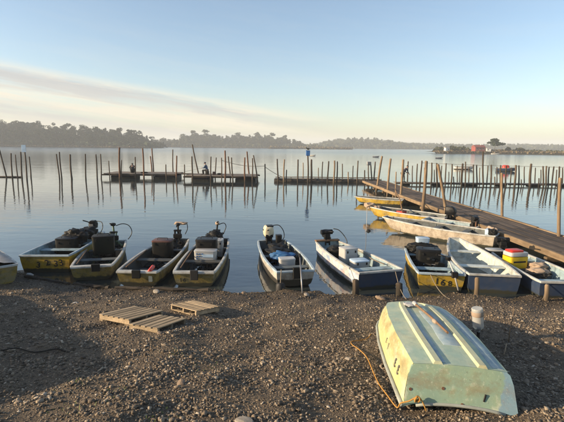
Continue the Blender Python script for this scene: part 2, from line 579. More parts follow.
h_ = math_node(t_, 'ADD', math_node(t_, 'MULTIPLY', na, 1.0), math_node(t_, 'MULTIPLY', nb, .16))
h_ = math_node(t_, 'MULTIPLY', h_, ramp(t_, nc, [(.35, .35), (.65, 1.0)]))
bump(t_, b_, h_, .5, .030)
M['water'] = m_

# gravel bed + stones
m_, t_, b_ = new_mat('beach_grit')
pos = nd(t_, 'ShaderNodeNewGeometry').outputs['Position']
g1 = noise(t_, pos, 38, 8, .75)
g2 = noise(t_, pos, 1.3, 5, .6)
c_ = ramp(t_, g1, [(.32, (.050, .036, .023)), (.50, (.125, .093, .060)), (.64, (.22, .168, .112)), (.80, (.36, .29, .20))])
c_ = mixc(t_, ramp(t_, g2, [(.38, 0.), (.66, .45)]), c_, (.055, .042, .030))
sp_ = nd(t_, 'ShaderNodeSeparateXYZ')
t_.links.new(pos, sp_.inputs[0])
wet = ramp(t_, math_node(t_, 'ADD', sp_.outputs[2], math_node(t_, 'MULTIPLY', g2, .06)), [(.05, .85), (.22, 0.)])
c_ = mixc(t_, wet, c_, (.018, .016, .013))
t_.links.new(math_node(t_, 'SUBTRACT', .85, math_node(t_, 'MULTIPLY', wet, .55)), b_.inputs['Roughness'])
t_.links.new(c_, b_.inputs['Base Color'])
b_.inputs['Specular IOR Level'].default_value = .3
vor = nd(t_, 'ShaderNodeTexVoronoi')
vor.inputs['Scale'].default_value = 42
t_.links.new(pos, vor.inputs['Vector'])
bump(t_, b_, math_node(t_, 'SUBTRACT', g1, vor.outputs[0]), .9, .02)
M['grit'] = m_

m_, t_, b_ = new_mat('gravel_stones')
geo = nd(t_, 'ShaderNodeNewGeometry')
rp = geo.outputs['Random Per Island']
c_ = ramp(t_, rp, [(0., (.042, .031, .021)), (.30, (.12, .092, .063)), (.58, (.21, .16, .108)), (.80, (.30, .23, .155)), (.95, (.40, .33, .24)), (1., (.56, .49, .39))])
c_ = mixc(t_, math_node(t_, 'MULTIPLY', noise(t_, geo.outputs['Position'], 60, 4, .6), .7), c_, (.10, .08, .06), 'MIX')
sp_ = nd(t_, 'ShaderNodeSeparateXYZ')
t_.links.new(geo.outputs['Position'], sp_.inputs[0])
c_ = mixc(t_, ramp(t_, sp_.outputs[2], [(.05, .8), (.20, 0.)]), c_, (.022, .019, .016))
t_.links.new(c_, b_.inputs['Base Color'])
b_.inputs['Roughness'].default_value = .75
b_.inputs['Specular IOR Level'].default_value = .3
M['gravel'] = m_


def leaf_mat(name, c1, c2):
    m, t, b = new_mat(name)
    g = nd(t, 'ShaderNodeNewGeometry')
    c = mixc(t, g.outputs['Random Per Island'], c1, c2)
    t.links.new(c, b.inputs['Base Color'])
    b.inputs['Roughness'].default_value = .8
    b.inputs['Specular IOR Level'].default_value = .15
    return m


M['leaf'] = leaf_mat('pine_foliage', (.012, .024, .012), (.040, .058, .024))
M['leaf2'] = leaf_mat('mixed_wood_foliage', (.024, .036, .018), (.075, .075, .034))
M['bark'] = wood('tree_bark', (.05, .04, .03), (.11, .085, .06), 2)
M['land'] = paint('far_bank_scrub', (.075, .072, .040), .9, vs_=.08, ds=.05, dirt=(.05, .045, .03), dirt_amt=.6, bmp=0, spec=.1)
M['reed'] = leaf_mat('dry_reeds', (.09, .07, .038), (.17, .13, .07))

# ================================================================== SETTING
# ---- water: one sheet out to the horizon, finer near the shore is not needed
wm_ = bpy.data.meshes.new('water')
S = 2400
wm_.from_pydata([(-S, 2, 0), (S, 2, 0), (S, S, 0), (-S, S, 0)], [], [(0, 1, 2, 3)])
wm_.materials.append(M['water'])
tag(obj('water', wm_), kind='structure')

# ---- beach
SH_X = [-60, -30, -14, -7.2, -5.6, -4.2, -1, 3, 7, 14, 30, 60]
SH_Y = [16, 14.5, 12.2, 11.62, 10.85, 10.52, 10.36, 10.22, 10.15, 10.0, 9.5, 8]
_ph = rng.uniform(0, 6.28, 40)


def wob(x, y):
    """low bumps of the trodden shingle, in metres"""
    return (.022 * np.sin(1.7 * x + .6 * y + _ph[0]) + .018 * np.sin(-1.1 * x + 2.3 * y + _ph[1])
            + .012 * np.sin(4.1 * x + 2.9 * y + _ph[2]) + .010 * np.sin(-5.3 * x + 4.7 * y + _ph[3])
            + .007 * np.sin(9.1 * x - 6.2 * y + _ph[4]) + .006 * np.sin(7.7 * x + 11.3 * y + _ph[5]))


def ground_z(x, y):
    x = np.asarray(x, float)
    y = np.asarray(y, float)
    d = np.interp(x, SH_X, SH_Y) - y + .10 * np.sin(3.1 * x + _ph[6]) + .06 * np.sin(7.3 * x + _ph[7])
    z = np.where(d > 0, .16 * d, .22 * d)
    lip = .05 * np.exp(-((d - .35) / .28) ** 2)              # small wave-cut step at the edge
    z = np.where(d > 10.6, 1.696 + .03 * (d - 10.6), z)
    return z + lip + wob(x, y)


def gz(x, y):
    return float(ground_z(x, y))


gx = np.unique(np.concatenate([np.linspace(-60, -12, 25), np.linspace(-12, 10, 221), np.linspace(10, 60, 26)]))
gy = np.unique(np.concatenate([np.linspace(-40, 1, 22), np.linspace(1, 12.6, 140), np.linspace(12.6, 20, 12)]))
GX, GY = np.meshgrid(gx, gy)
GV = np.stack([GX, GY, ground_z(GX, GY)], -1).reshape(-1, 3)
nx_, ny_ = len(gx), len(gy)
ii, jj = np.meshgrid(np.arange(nx_ - 1), np.arange(ny_ - 1))
b0 = (jj * nx_ + ii).ravel()
GF = np.stack([b0, b0 + 1, b0 + nx_ + 1, b0 + nx_], 1)
tag(obj('beach_ground', np_mesh('beach_ground', GV, GF, M['grit'], True)), kind='structure')

# ---- gravel: tens of thousands of loose stones, one mass
t5 = (1 + 5 ** .5) / 2
ICO_V = np.array([(-1, t5, 0), (1, t5, 0), (-1, -t5, 0), (1, -t5, 0), (0, -1, t5), (0, 1, t5), (0, -1, -t5), (0, 1, -t5), (t5, 0, -1), (t5, 0, 1), (-t5, 0, -1), (-t5, 0, 1)]) / math.sqrt(1 + t5 * t5)
ICO_F = np.array([(0, 11, 5), (0, 5, 1), (0, 1, 7), (0, 7, 10), (0, 10, 11), (1, 5, 9), (5, 11, 4), (11, 10, 2), (10, 7, 6), (7, 1, 8), (3, 9, 4), (3, 4, 2), (3, 2, 6), (3, 6, 8), (3, 8, 9), (4, 9, 5), (2, 4, 11), (6, 2, 10), (8, 6, 7), (9, 8, 1)])


CUB_V = np.array([(x, y, z) for z in (-1, 1) for y in (-1, 1) for x in (-1, 1)], float)
CUB_F = np.array([(0, 2, 3, 1), (4, 5, 7, 6), (0, 1, 5, 4), (2, 6, 7, 3), (0, 4, 6, 2), (1, 3, 7, 5)])


def stone_cloud(xs, ys, size, sink=.22):
    """angular chips: skewed, tapered blocks lying at all angles"""
    n = len(xs)
    v = CUB_V[None] * (1 + rng.uniform(-.42, .30, (n, 8, 3)))
    tp = rng.uniform(.35, .85, n)
    v[:, 4:, :2] *= tp[:, None, None]
    thick = rng.choice([.22, .42, .7], n, p=[.45, .35, .20]) * rng.uniform(.7, 1.2, n)
    s = np.stack([size * rng.uniform(.8, 1.5, n), size * rng.uniform(.5, 1.0, n), size * thick], 1) * .5
    v = v * s[:, None, :]
    a, tl = rng.uniform(0, 6.28, n), rng.normal(0, .45, n)
    c, s_ = np.cos(tl), np.sin(tl)
    y1 = v[:, :, 1] * c[:, None] - v[:, :, 2] * s_[:, None]
    z1 = v[:, :, 1] * s_[:, None] + v[:, :, 2] * c[:, None]
    ca, sa = np.cos(a)[:, None], np.sin(a)[:, None]
    x2 = v[:, :, 0] * ca - y1 * sa
    y2 = v[:, :, 0] * sa + y1 * ca
    zc = ground_z(xs, ys) + s[:, 2] * (1 - 2 * sink) + np.abs(s_) * s[:, 1] * .4
    out = np.stack([x2 + xs[:, None], y2 + ys[:, None], z1 + zc[:, None]], -1).reshape(-1, 3)
    f = (CUB_F[None] + (np.arange(n) * 8)[:, None, None]).reshape(-1, 4)
    return out, f


NS = 150000
yy = rng.uniform(2.2, 11.9, NS * 2)
keep = rng.uniform(0, 1, len(yy)) < np.clip(1.25 - yy / 14, .2, 1)
yy = yy[keep][:NS]
xx = rng.uniform(-1, 1, len(yy)) * (.70 * yy + 2.0)
# stones lie in drifts, thinner on trodden patches
dr = .5 + .5 * np.sin(.9 * xx + 1.7 * yy + 1.0) * np.sin(1.6 * xx - .8 * yy + 2.0)
dr2 = .5 + .5 * np.sin(4.1 * xx + 2.2 * yy) * np.sin(-2.6 * xx + 5.1 * yy + 1)
ok = (rng.uniform(0, 1, len(yy)) < .35 + .4 * dr + .25 * dr2) & (np.interp(xx, SH_X, SH_Y) - yy > -.12)
xx, yy = xx[ok], yy[ok]
sz = np.clip(rng.lognormal(math.log(.0178), .48, len(xx)) * (.72 + .5 * dr2[ok]), .008, .062)
GVs, GFs = stone_cloud(xx, yy, sz)
tag(obj('gravel', np_mesh('gravel', GVs, GFs, M['gravel'])), 'brown and grey shingle covering the sloping beach', 'gravel', kind='stuff')

# ---- single stones that stand out
STONES = [(-.34, 3.70, .17, 'stone_pale', 'large pale flat stone at the bottom edge left of the dinghy'),
          (-6.98, 11.3, .24, 'stone_white', 'whitish block lying beside the bow of the blue-lined yellow boat'),
          (-.92, 10.05, .15, 'stone_tan', 'tan stone at the waterline left of the white boat'),
          (.62, 9.80, .16, 'stone_pale', 'pale flat stone in front of the white boat bow'),
          (-3.05, 9.92, .20, 'stone_pale', 'flat pale slab between the two middle yellow boats at the water'),
          (-1.95, 6.42, .10, 'stone_tan', 'tan cobble just below the front pallet corner'),
          (-1.15, 4.55, .12, 'stone_tan', 'brown cobble on open shingle right of the big shadow'),
          (2.40, 9.75, .24, 'stone_tan', 'brown flat stone below the navy bow with crates'),
          (-4.6, 9.0, .13, 'stone_white', 'whitish pebble at the far rim of the shadow'),
          (.95, 5.5, .09, 'stone_pale', 'pale cobble left of the orange rope')]
for (sx, sy, ss, sm, lab) in STONES:
    v = ICO_V.copy()
    bm = bmesh.new()
    bmesh.ops.create_icosphere(bm, subdivisions=2, radius=.5)
    rs = np.random.default_rng(int(abs(sx * 1000) + sy * 77))
    dirs = rs.normal(0, 1, (7, 3))
    dirs /= np.linalg.norm(dirs, axis=1)[:, None]
    cut = rs.uniform(.30, .46, 7)
    for q in bm.verts:
        p = np.array(q.co)
        for d_, k_ in zip(dirs, cut):
            e_ = p @ d_ - k_
            if e_ > 0:
                p = p - d_ * e_
        q.co = p * np.array([1.25, .85, .48])
    me = bpy.data.meshes.new('stone')
    bm.to_mesh(me)
    bm.free()
    me.materials.append(M[sm])
    o = obj('stone', me, None, (sx, sy, gz(sx, sy) + ss * .12), (rs.uniform(-.15, .15), rs.uniform(-.15, .15), rs.uniform(0, 6)))
    o.scale = (ss, ss, ss)
    tag(o, lab, 'stone')


# ---- drift line: flakes of wood, leaf and shell left along the water's edge
fr = np.random.default_rng(31)
NF = 5200
fx = fr.uniform(-9, 9.5, NF)
fd = np.abs(fr.normal(.28, .22, NF)) + .03
fy = np.interp(fx, SH_X, SH_Y) - fd
fs = fr.uniform(.006, .026, NF)
fa = fr.uniform(0, 6.28, NF)
ft = fr.normal(0, .25, (NF, 2))
fz = ground_z(fx, fy) + .006
FV = []
for (a_, b_2) in ((-1, -.5), (1, -.4), (.8, .5), (-.9, .35)):
    lx, ly = a_ * fs, b_2 * fs * fr.uniform(.4, 1, NF)
    FV.append(np.stack([fx + lx * np.cos(fa) - ly * np.sin(fa), fy + lx * np.sin(fa) + ly * np.cos(fa), fz + lx * ft[:, 0] + ly * ft[:, 1] + np.abs(lx * ft[:, 0]) + np.abs(ly * ft[:, 1])], 1))
FV = np.stack(FV, 1).reshape(-1, 3)
tag(obj('drift_litter', np_mesh('drift_litter', FV, np.arange(NF * 4).reshape(-1, 4), leaf_mat('drift_flakes', (.03, .022, .014), (.20, .15, .09)))), 'flakes of wood and leaf littering the edge of the water', 'litter', kind='stuff')

# ---- a few weeds between the stones at the lower left
wr = np.random.default_rng(77)
cx = np.concatenate([wr.normal(c0, .12, 26) for c0 in (-2.1, -1.75, -1.2, -2.4, -.9, -1.5, .2)])
cyw = np.concatenate([wr.normal(c0, .10, 26) for c0 in (3.95, 4.3, 3.75, 4.6, 5.1, 5.6, 4.9)])
zb_ = ground_z(cx, cyw)
ang = wr.uniform(0, 6.28, len(cx))
hh = wr.uniform(.012, .035, len(cx))
dx_, dy_ = np.cos(ang), np.sin(ang)
ln_ = hh * wr.uniform(.4, 1.2, len(cx))
WV = np.stack([np.stack([cx - dy_ * .003, cyw + dx_ * .003, zb_], 1), np.stack([cx + dy_ * .003, cyw - dx_ * .003, zb_], 1),
               np.stack([cx + dx_ * ln_ * .6 + dy_ * .004, cyw + dy_ * ln_ * .6 - dx_ * .004, zb_ + hh * .8], 1), np.stack([cx + dx_ * ln_, cyw + dy_ * ln_, zb_ + hh], 1)], 1).reshape(-1, 3)
tag(obj('weeds', np_mesh('weeds', WV, np.arange(len(cx) * 4).reshape(-1, 4), leaf_mat('weed_leaf', (.08, .13, .03), (.16, .20, .06)))), 'sparse green weeds among the stones at lower left', 'weeds', kind='stuff')

# ---- far shores -----------------------------------------------------------
def hor(px):
    return 146.2 + (px - 282) * .0105


def skyline(pts, D):
    """(bearing tick, skyline tick) -> world x at distance D and crest height"""
    return np.array([((p - 282) / 423 * D, CAMZ + (hor(p) - y) / 423 * D) for p, y in pts])


def land(name, xs, base_y, crest, depth, kind='structure'):
    """a low bank rising from the water; xs and crest along x"""
    rows = [(-6, -.5), (0, .12), (.04, .6), (.25, .45), (.6, 1.0), (1.0, 1.0)]
    V, F_ = [], []
    n = len(xs)
    for k, (d, h) in enumerate(rows):
        for i, x in enumerate(xs):
            wv = 6 * math.sin(x * .021) + 4 * math.sin(x * .053 + 1)
            if k == 0:
                V.append((x, base_y + wv - 6, -.6))
            elif k == 1:
                V.append((x, base_y + wv, .12))
            elif k == 2:
                V.append((x, base_y + wv + 4, 1.0))
            else:
                V.append((x, base_y + wv + depth * d, max(1.0, crest[i] * h)))
    for k in range(len(rows) - 1):
        for i in range(n - 1):
            F_.append((k * n + i, k * n + i + 1, (k + 1) * n + i + 1, (k + 1) * n + i))
    me = bpy.data.meshes.new(name)
    me.from_pydata(V, [], F_)
    me.materials.append(M['land'])
    me.polygons.foreach_set('use_smooth', [True] * len(me.polygons))
    return tag(obj(name, me), kind=kind)


def land_z(x, y, xs, base_y, crest, depth):
    c = np.interp(x, xs, crest)
    wv = 6 * np.sin(x * .021) + 4 * np.sin(x * .053 + 1)
    t = (y - base_y - wv) / depth
    return np.maximum(1.0, c * np.interp(t, [0, .25, .6, 1.0], [.1, .45, 1, 1]))


def leaf_quads(P, size, r):
    """random little quads at points P"""
    n = len(P)
    a = r.normal(0, 1, (n, 3))
    a /= np.linalg.norm(a, axis=1)[:, None]
    b = r.normal(0, 1, (n, 3))
    b -= a * (a * b).sum(1)[:, None]
    b /= np.linalg.norm(b, axis=1)[:, None]
    s = (size * r.uniform(.6, 1.3, n))[:, None]
    V = np.stack([P - a * s - b * s * .5, P + a * s - b * s * .5, P + a * s * .8 + b * s * .6, P - a * s * .7 + b * s * .5], 1).reshape(-1, 3)
    return V, np.arange(n * 4).reshape(n, 4)


def crown_points(r, kind, h, w, n):
    """points of a crown for a tree of height h, crown width w, base at 0"""
    P = []
    if kind == 'umbrella':
        k = 10
        cs = []
        for i in range(k):
            q = r.uniform(0, 1)
            rad = w * .40 * (1 - .55 * q)
            cs.append((r.uniform(-1, 1) * rad, r.uniform(-1, 1) * rad, h * (.50 + .44 * q), r.uniform(.13, .26) * w, h * r.uniform(.06, .11)))
    elif kind == 'round':
        k = 7
        cs = [(r.uniform(-.25, .25) * w, r.uniform(-.25, .25) * w, h * r.uniform(.40, .78), r.uniform(.24, .36) * w, h * r.uniform(.17, .24)) for _ in range(k)]
    else:
        k = 8
        cs = []
        for i in range(k):
            q = i / (k - 1)
            cs.append((r.uniform(-.2, .2) * w * (1.2 - q), r.uniform(-.2, .2) * w * (1.2 - q), h * (.30 + .62 * q), w * (.40 - .26 * q) * r.uniform(.8, 1.2), h * .1))
    m = n // k
    for (cx_, cy_, cz_, rx, rz) in cs:
        d = r.normal(0, 1, (m, 3))
        d /= np.linalg.norm(d, axis=1)[:, None]
        d *= (r.uniform(.25, 1, m) ** .5)[:, None]
        P.append(d * np.array([rx, rx, rz]) + np.array([cx_, cy_, cz_]))
    return np.concatenate(P), cs


def wood_mass(name, label, xs, base_y, crest, tops, depth, n_trees, kinds, mat_, leaf, per, seed, wfac=.75, floor=True):
    """a far wood that reads as one mass: many crowns in one mesh"""
    r = np.random.default_rng(seed)
    VS, FS, off_ = [], [], 0
    x = r.uniform(xs[0], xs[-1], n_trees)
    y = base_y + 6 * np.sin(x * .021) + 4 * np.sin(x * .053 + 1) + depth * r.uniform(.03, .95, n_trees) ** 1.0
    z = land_z(x, y, xs, base_y, crest, depth)
    tp = np.interp(x, xs, tops)
    for i in range(n_trees):
        h = max(2.5, (tp[i] - np.interp(x[i], xs, crest)) * r.uniform(.62, 1.04))
        kd = kinds[r.integers(len(kinds))]
        w = h * wfac * r.uniform(.75, 1.25)
        P, cs = crown_points(r, kd, h, w, per)
        P = P + np.array([x[i], y[i], z[i]])
        V, F_ = leaf_quads(P, np.full(len(P), leaf * h / 12), r)
        VS.append(V)
        FS.append(F_ + off_)
        off_ += len(V)
        # trunk: thin crossed quads
        tw = .014 * h
        q = np.array([(-tw, 0, -1), (tw, 0, -1), (tw * .6, 0, h * .75), (-tw * .6, 0, h * .75)]) + np.array([x[i], y[i], z[i]])
        q2 = np.array([(0, -tw, -1), (0, tw, -1), (0, tw * .6, h * .75), (0, -tw * .6, h * .75)]) + np.array([x[i], y[i], z[i]])
        VS += [q, q2]
        FS += [np.arange(4)[None] + off_, np.arange(4)[None] + off_ + 4]
        off_ += 8
    me = np_mesh(name, np.concatenate(VS), np.concatenate(FS), mat_)
    return tag(obj(name, me), label, 'wood', kind='stuff')


def scrub(name, label, xs, base_y, crest, depth, n, hgt, mat_, seed):
    """undergrowth and reeds along the bank"""
    r = np.random.default_rng(seed)
    x = r.uniform(xs[0], xs[-1], n)
    y = base_y + 6 * np.sin(x * .021) + 4 * np.sin(x * .053 + 1) + depth * r.uniform(0, .9, n) ** 1.4
    z = land_z(x, y, xs, base_y, crest, depth)
    P = np.stack([x, y, z + r.uniform(-.2, 1, n) * hgt * .6], 1)
    V, F_ = leaf_quads(P, np.full(n, hgt * .6), r)
    return tag(obj(name, np_mesh(name, V, F_, mat_)), label, 'scrub', kind='stuff')


def tree(label, x, y, z, h, w, kind, seed, n=520, leaf=.55, lean=0.0, group=None, mat_='leaf'):
    r = np.random.default_rng(seed)
    root = empty('pine_tree' if kind != 'round' else 'broadleaf_tree', (x, y, z), 0, label, 'tree', group)
    P, cs = crown_points(r, kind, h, w, n)
    P[:, 0] += lean * (P[:, 2] / h) ** 1.5
    V, F_ = leaf_quads(P, np.full(len(P), leaf), r)
    obj('crown', np_mesh('crown', V, F_, M[mat_]), root)
    tb = MB()
    tr = [(lean * q ** 1.5 + .012 * h * math.sin(q * 5 + seed), .01 * h * math.cos(q * 4), -1.5 + (h * .84 + 1.5) * q) for q in (0, .2, .4, .6, .8, 1)]
    tb.tube(tr, [h * .022 * (1 - .75 * q) for q in (0, .2, .4, .6, .8, 1)], 7)
    for (cx_, cy_, cz_, rx, rz) in cs:
        q = random.uniform(.45, .75)
        st_ = (lean * q ** 1.5, 0, h * .84 * q)
        tb.tube([st_, ((st_[0] + cx_ + lean) / 2, cy_ / 2, (st_[2] + cz_) / 2 - h * .02), (cx_ + lean * (cz_ / h) ** 1.5, cy_, cz_)], [h * .009, h * .007, h * .003], 5)
    tb.build('trunk', M['bark'], root)
    return root


# left wooded shore, the nearest and darkest
DL = 480.
LP = skyline([(-160, 124), (-90, 121), (-40, 123), (0, 121), (21, 122), (39, 122.8), (53, 124), (71, 125), (85, 126), (106, 128.4), (117, 129), (131, 130.6), (137, 134), (146, 140), (156, 144)], DL)
xs, tops = LP[:, 0], LP[:, 1]
crest = np.maximum(1.2, (tops - 3) * .42)
land('hill', xs, DL - 30, crest, 90)
wood_mass('far_wood', 'dark wooded left shore of pines across the lake', xs, DL - 30, crest, tops, 90, 430, ['umbrella', 'umbrella', 'umbrella', 'round', 'tall'], M['leaf'], .50, 380, 5)
scrub('bank_scrub', 'low scrub along the waterline of the dark left shore', xs, DL - 30, crest, 90, 9000, 5.0, M['leaf'], 6)
scrub('reed_bed', 'pale brown reed fringe at the foot of the dark left shore', xs, DL - 33, crest * 0 + 1.0, 8, 3000, 1.1, M['reed'], 61)
PN = [(3, 120.3), (17, 121.8), (37, 121.6), (53, 123.6), (68, 124.4), (84, 125.3), (97, 127.4), (118, 128.6), (130, 130.4)]
ORD0 = ['first', 'second', 'third', 'fourth', 'fifth', 'sixth', 'seventh', 'eighth', 'ninth', 'tenth', 'eleventh', 'twelfth', 'thirteenth', 'fourteenth', 'fifteenth',
       'sixteenth', 'seventeenth', 'eighteenth', 'nineteenth', 'twentieth', 'twenty-first', 'twenty-second', 'twenty-third', 'twenty-fourth', 'twenty-fifth',
       'twenty-sixth', 'twenty-seventh', 'twenty-eighth', 'twenty-ninth', 'thirtieth']
ORD = ORD0 + ['thirty-' + w for w in ORD0[:9]] + ['fortieth'] + ['forty-' + w for w in ORD0[:9]] + ['fiftieth']
for i, (p, y) in enumerate(PN):
    x, top = skyline([(p, y)], DL)[0]
    zb = float(land_z(x, DL + 5, xs, DL - 30, crest, 90))
    tree('flat-topped pine on the dark left shore, %s from the left' % ORD[i], x, DL + 5, zb - .5, top - zb + .8, (top - zb) * random.uniform(.6, .85), 'umbrella', 40 + i, 900, .48, group='pines on the left shore')

# middle wooded shore, paler with distance
DM = 700.
MP = skyline([(128, 146), (140, 141), (150, 139), (163, 138), (177, 139), (184, 135), (195, 133.5), (206, 133), (217, 135), (227, 136), (235, 135), (256, 135), (270, 135), (284, 137.5), (298, 140), (305, 144), (318, 146.5)], DM)
xs2, tops2 = MP[:, 0], MP[:, 1]
crest2 = np.maximum(1.2, (tops2 - 2) * .30)
land('hill', xs2, DM - 30, crest2, 90)
wood_mass('far_wood', 'pale hazy wooded shore in the middle of the far bank', xs2, DM - 30, crest2, tops2, 90, 280, ['umbrella', 'umbrella', 'round', 'tall'], M['leaf2'], .60, 320, 8)
scrub('bank_scrub', 'pale scrub at the foot of the middle wooded shore', xs2, DM - 30, crest2, 80, 6000, 5.0, M['leaf2'], 9)
scrub('reed_bed', 'pale brown reed fringe at the foot of the middle shore', xs2, DM - 33, crest2 * 0 + 1.0, 8, 2600, 1.4, M['reed'], 62)
MT = [(163, 136.6, 'round', 'round-crowned tree at the left end of the middle shore'),
      (184, 133.2, 'round', 'round broad tree left of the leaning pine on the middle shore'),
      (196, 130.8, 'umbrella', 'pine with a crooked flat top on the middle shore'),
      (207, 130.6, 'umbrella', 'tall flat-topped pine right of the crooked pine on the middle shore'),
      (236, 133.2, 'umbrella', 'pine above the middle of the hazy shore behind the angler raft'),
      (256, 133.2, 'umbrella', 'pine left of the two right-hand pines on the middle shore'),
      (270, 133.3, 'umbrella', 'second pine from the right end of the middle shore'),
      (284, 135.6, 'umbrella', 'last pine at the right end of the middle shore')]
for i, (p, y, kd, lab) in enumerate(MT):
    x, top = skyline([(p, y)], DM)[0]
    zb = float(land_z(x, DM + 5, xs2, DM - 30, crest2, 90))
    tree(lab, x, DM + 5, zb - .5, top - zb + .5, (top - zb) * (.85 if kd == 'round' else random.uniform(.6, .9)), kd, 70 + i, 420, 1.0, lean=(-3 if i == 2 else 0), group='trees on the middle shore', mat_='leaf2')

# long ridge on the right, farthest
DR = 880.
RP = skyline([(296, 147), (305, 145), (316, 143.8), (328, 141.2), (344, 139), (351, 138), (370, 138.8), (389, 139.8), (400, 142.6), (417, 143.6), (440, 144), (454, 144.2), (478, 145), (506, 145.4), (520, 144.4), (543, 144.8), (564, 145.3), (620, 146), (720, 145)], DR)
xs3, tops3 = RP[:, 0], RP[:, 1]
crest3 = np.maximum(1.2, (tops3 - 2) * .62)
land('hill', xs3, DR - 60, crest3, 160)
wood_mass('far_wood', 'long blue-grey wooded ridge fading across the right horizon', xs3, DR - 60, crest3, tops3 + 2.5, 160, 900, ['round', 'round', 'tall'], M['leaf2'], 1.2, 110, 10, wfac=1.1)
scrub('bank_scrub', 'scrub at the foot of the long right-hand ridge', xs3, DR - 60, crest3, 110, 4200, 5.5, M['leaf2'], 12)

# brownish reed bank before the ridge
DB = 560.
bx = np.linspace((268 - 282) / 423 * DB, (352 - 282) / 423 * DB, 12)
bc = 1.3 * np.sin(np.linspace(.25, 2.9, 12)) + .4
land('reed_bank', bx, DB, bc, 25)
scrub('reed_bed', 'strip of dry brown reeds left of the ridge', bx, DB, bc, 25, 1500, 2.2, M['reed'], 13)

# right-hand spit with red house and the big pine
DS = 265.
sx_ = np.array([(p - 282) / 423 * DS for p in (434, 440, 450, 465, 480, 500, 515, 530, 560, 620, 700)])
sc_ = np.array([.5, 1.2, 1.8, 2.0, 2.1, 2.0, 1.6, 1.3, 1.3, 1.4, 1.5])
land('spit', sx_, DS - 8, sc_, 26)
scrub('reed_bed', 'dry reeds and grass along the low spit on the right', sx_, DS - 8, sc_, 14, 2600, 1.1, M['reed'], 15)
sb_ = np.array([(p - 282) / 423 * DS for p in (441, 448, 456, 466, 474)])
scrub('bank_scrub', 'dark bushes on the spit left of the red house', sb_, DS + 2, np.full(5, 1.9), 10, 900, 2.6, M['leaf2'], 16)
sb2 = np.array([(p - 282) / 423 * DS for p in (500, 520, 540, 600)])
scrub('bank_scrub', 'dark hedge on the spit right of the big pine', sb2, DS + 4, np.full(4, 1.5), 10, 1500, 1.6, M['leaf2'], 17)
tree('big dark spreading pine beside the red house on the spit', (494.5 - 282) / 423 * DS, DS + 4, 1.6, 8.0, 10.5, 'umbrella', 91, 1300, .50, lean=.6)
for p, w_, h_, s_ in ((452, 5, 4.4, 2), (510, 4, 3.2, 3), (522, 5, 3.4, 4)):
    tree({452: 'small round tree left of the red house', 510: 'low round tree just right of the big pine', 522: 'low bushy tree farther right on the spit'}[p],
         (p - 282) / 423 * DS, DS + 6, 1.3, h_, w_, 'round', 95 + s_, 360, .5, mat_='leaf2')


def house(name, label, x, y, z, w, d, h, rh, wall, roof, rz=0.0, windows=(), chim=True):
    root = empty(name, (x, y, z), rz, label, 'house')
    MB().box((0, 0, h / 2), (w, d, h), 0).build('wall', M[wall], root)
    rf = MB()
    e = .3
    pr = [(-w / 2 - e, -d / 2 - e, h), (w / 2 + e, -d / 2 - e, h), (w / 2 + e, d / 2 + e, h), (-w / 2 - e, d / 2 + e, h), (-w / 2 - e, 0, h + rh), (w / 2 + e, 0, h + rh)]
    rf.add(pr, [(0, 1, 5, 4), (2, 3, 4, 5), (0, 4, 3), (1, 2, 5), (0, 3, 2, 1)])
    ro = rf.build('roof', M[roof], root, loc=(0, 0, .004))
    if chim:
        MB().box((w * .25, 0, h + rh + .1), (.5, .5, 1.0), .03).build('chimney', M['house_white'], ro)
    for (wx, wz, ww, wh) in windows:
        o = MB().box((wx, -d / 2 - .03, wz), (ww, .08, wh), .02).build('window', M['glass_dark'], root)
        MB().box((wx, -d / 2 - .045, wz - wh / 2 - .08), (ww + .2, .14, .08), .01).build('sill', M['house_white'], o)
    return root


house('red_house', 'red-walled house with dark red roof on the far spit', (477.5 - 282) / 423 * DS, DS + 3, 1.7, 6.4, 4.5, 2.6, 1.3, 'house_red', 'roof_red', .12,
      [(-2, 1.6, .9, .9), (0, 1.6, .9, .9), (2, 1.6, .9, .9)])
house('white_shed', 'small white shed at the left end of the spit', (445.5 - 282) / 423 * DS, DS + 2, 1.3, 2.6, 2.2, 2.3, .8, 'house_white', 'tarp_grey', .2, [(.4, 1.3, .6, .6)], False)
house('white_shed', 'pale shed tucked against the right side of the red house', (486 - 282) / 423 * DS, DS + 1, 1.6, 2.6, 2.4, 2.0, .7, 'house_white', 'tarp_grey', -.1, [(-.4, 1.2, .6, .6)], False)

# ================================================================== PIER, RAFTS, POSTS
def pier_left(y):
    return 8.55 - .03 * (y - 12)


PIER_Z = .52
pier = empty('wooden_pier', (9.5, 9.0, 0), math.atan(.03), 'long weathered plank pier running out from the right shore', 'pier')
# local: x across (0 = left edge), y along
PL0 = Vector((pier_left(9.0) - 9.5, 0, 0))
NP, SEG, PW, LEN = 8, 8, 1.9, 31.2
pm = {}
for s in range(SEG):
    for k in range(NP):
        w = PW / NP
        L_ = LEN / SEG
        key = (k + s * 3) % 4
        if key not in pm:
            mb = MB()
            n = 5
            rings = []
            for q in range(n):
                yy_ = (q / (n - 1) - .5) * (L_ - .02)
                dz = random.uniform(-.006, .006)
                hw = w / 2 - random.uniform(.004, .010)
                rings.append([(-hw, yy_, -.022 + dz), (hw, yy_, -.022 + dz), (hw, yy_, .018 + dz), (hw - .008, yy_, .024 + dz), (-hw + .008, yy_, .024 + dz), (-hw, yy_, .018 + dz)])
            mb.loft(rings)
            me = mb.mesh('plank')
            me.materials.append(M['plank'])
            pm[key] = me
        stag = (k % 2) * L_ * .5
        y0_ = s * L_ + L_ / 2 + (stag if s < SEG - 1 else stag * .0)
        if s == SEG - 1 and k % 2:
            continue
        obj('plank', pm[key], pier, (PL0.x + w * (k + .5), y0_, PIER_Z - .024 + random.uniform(-.006, .006)))
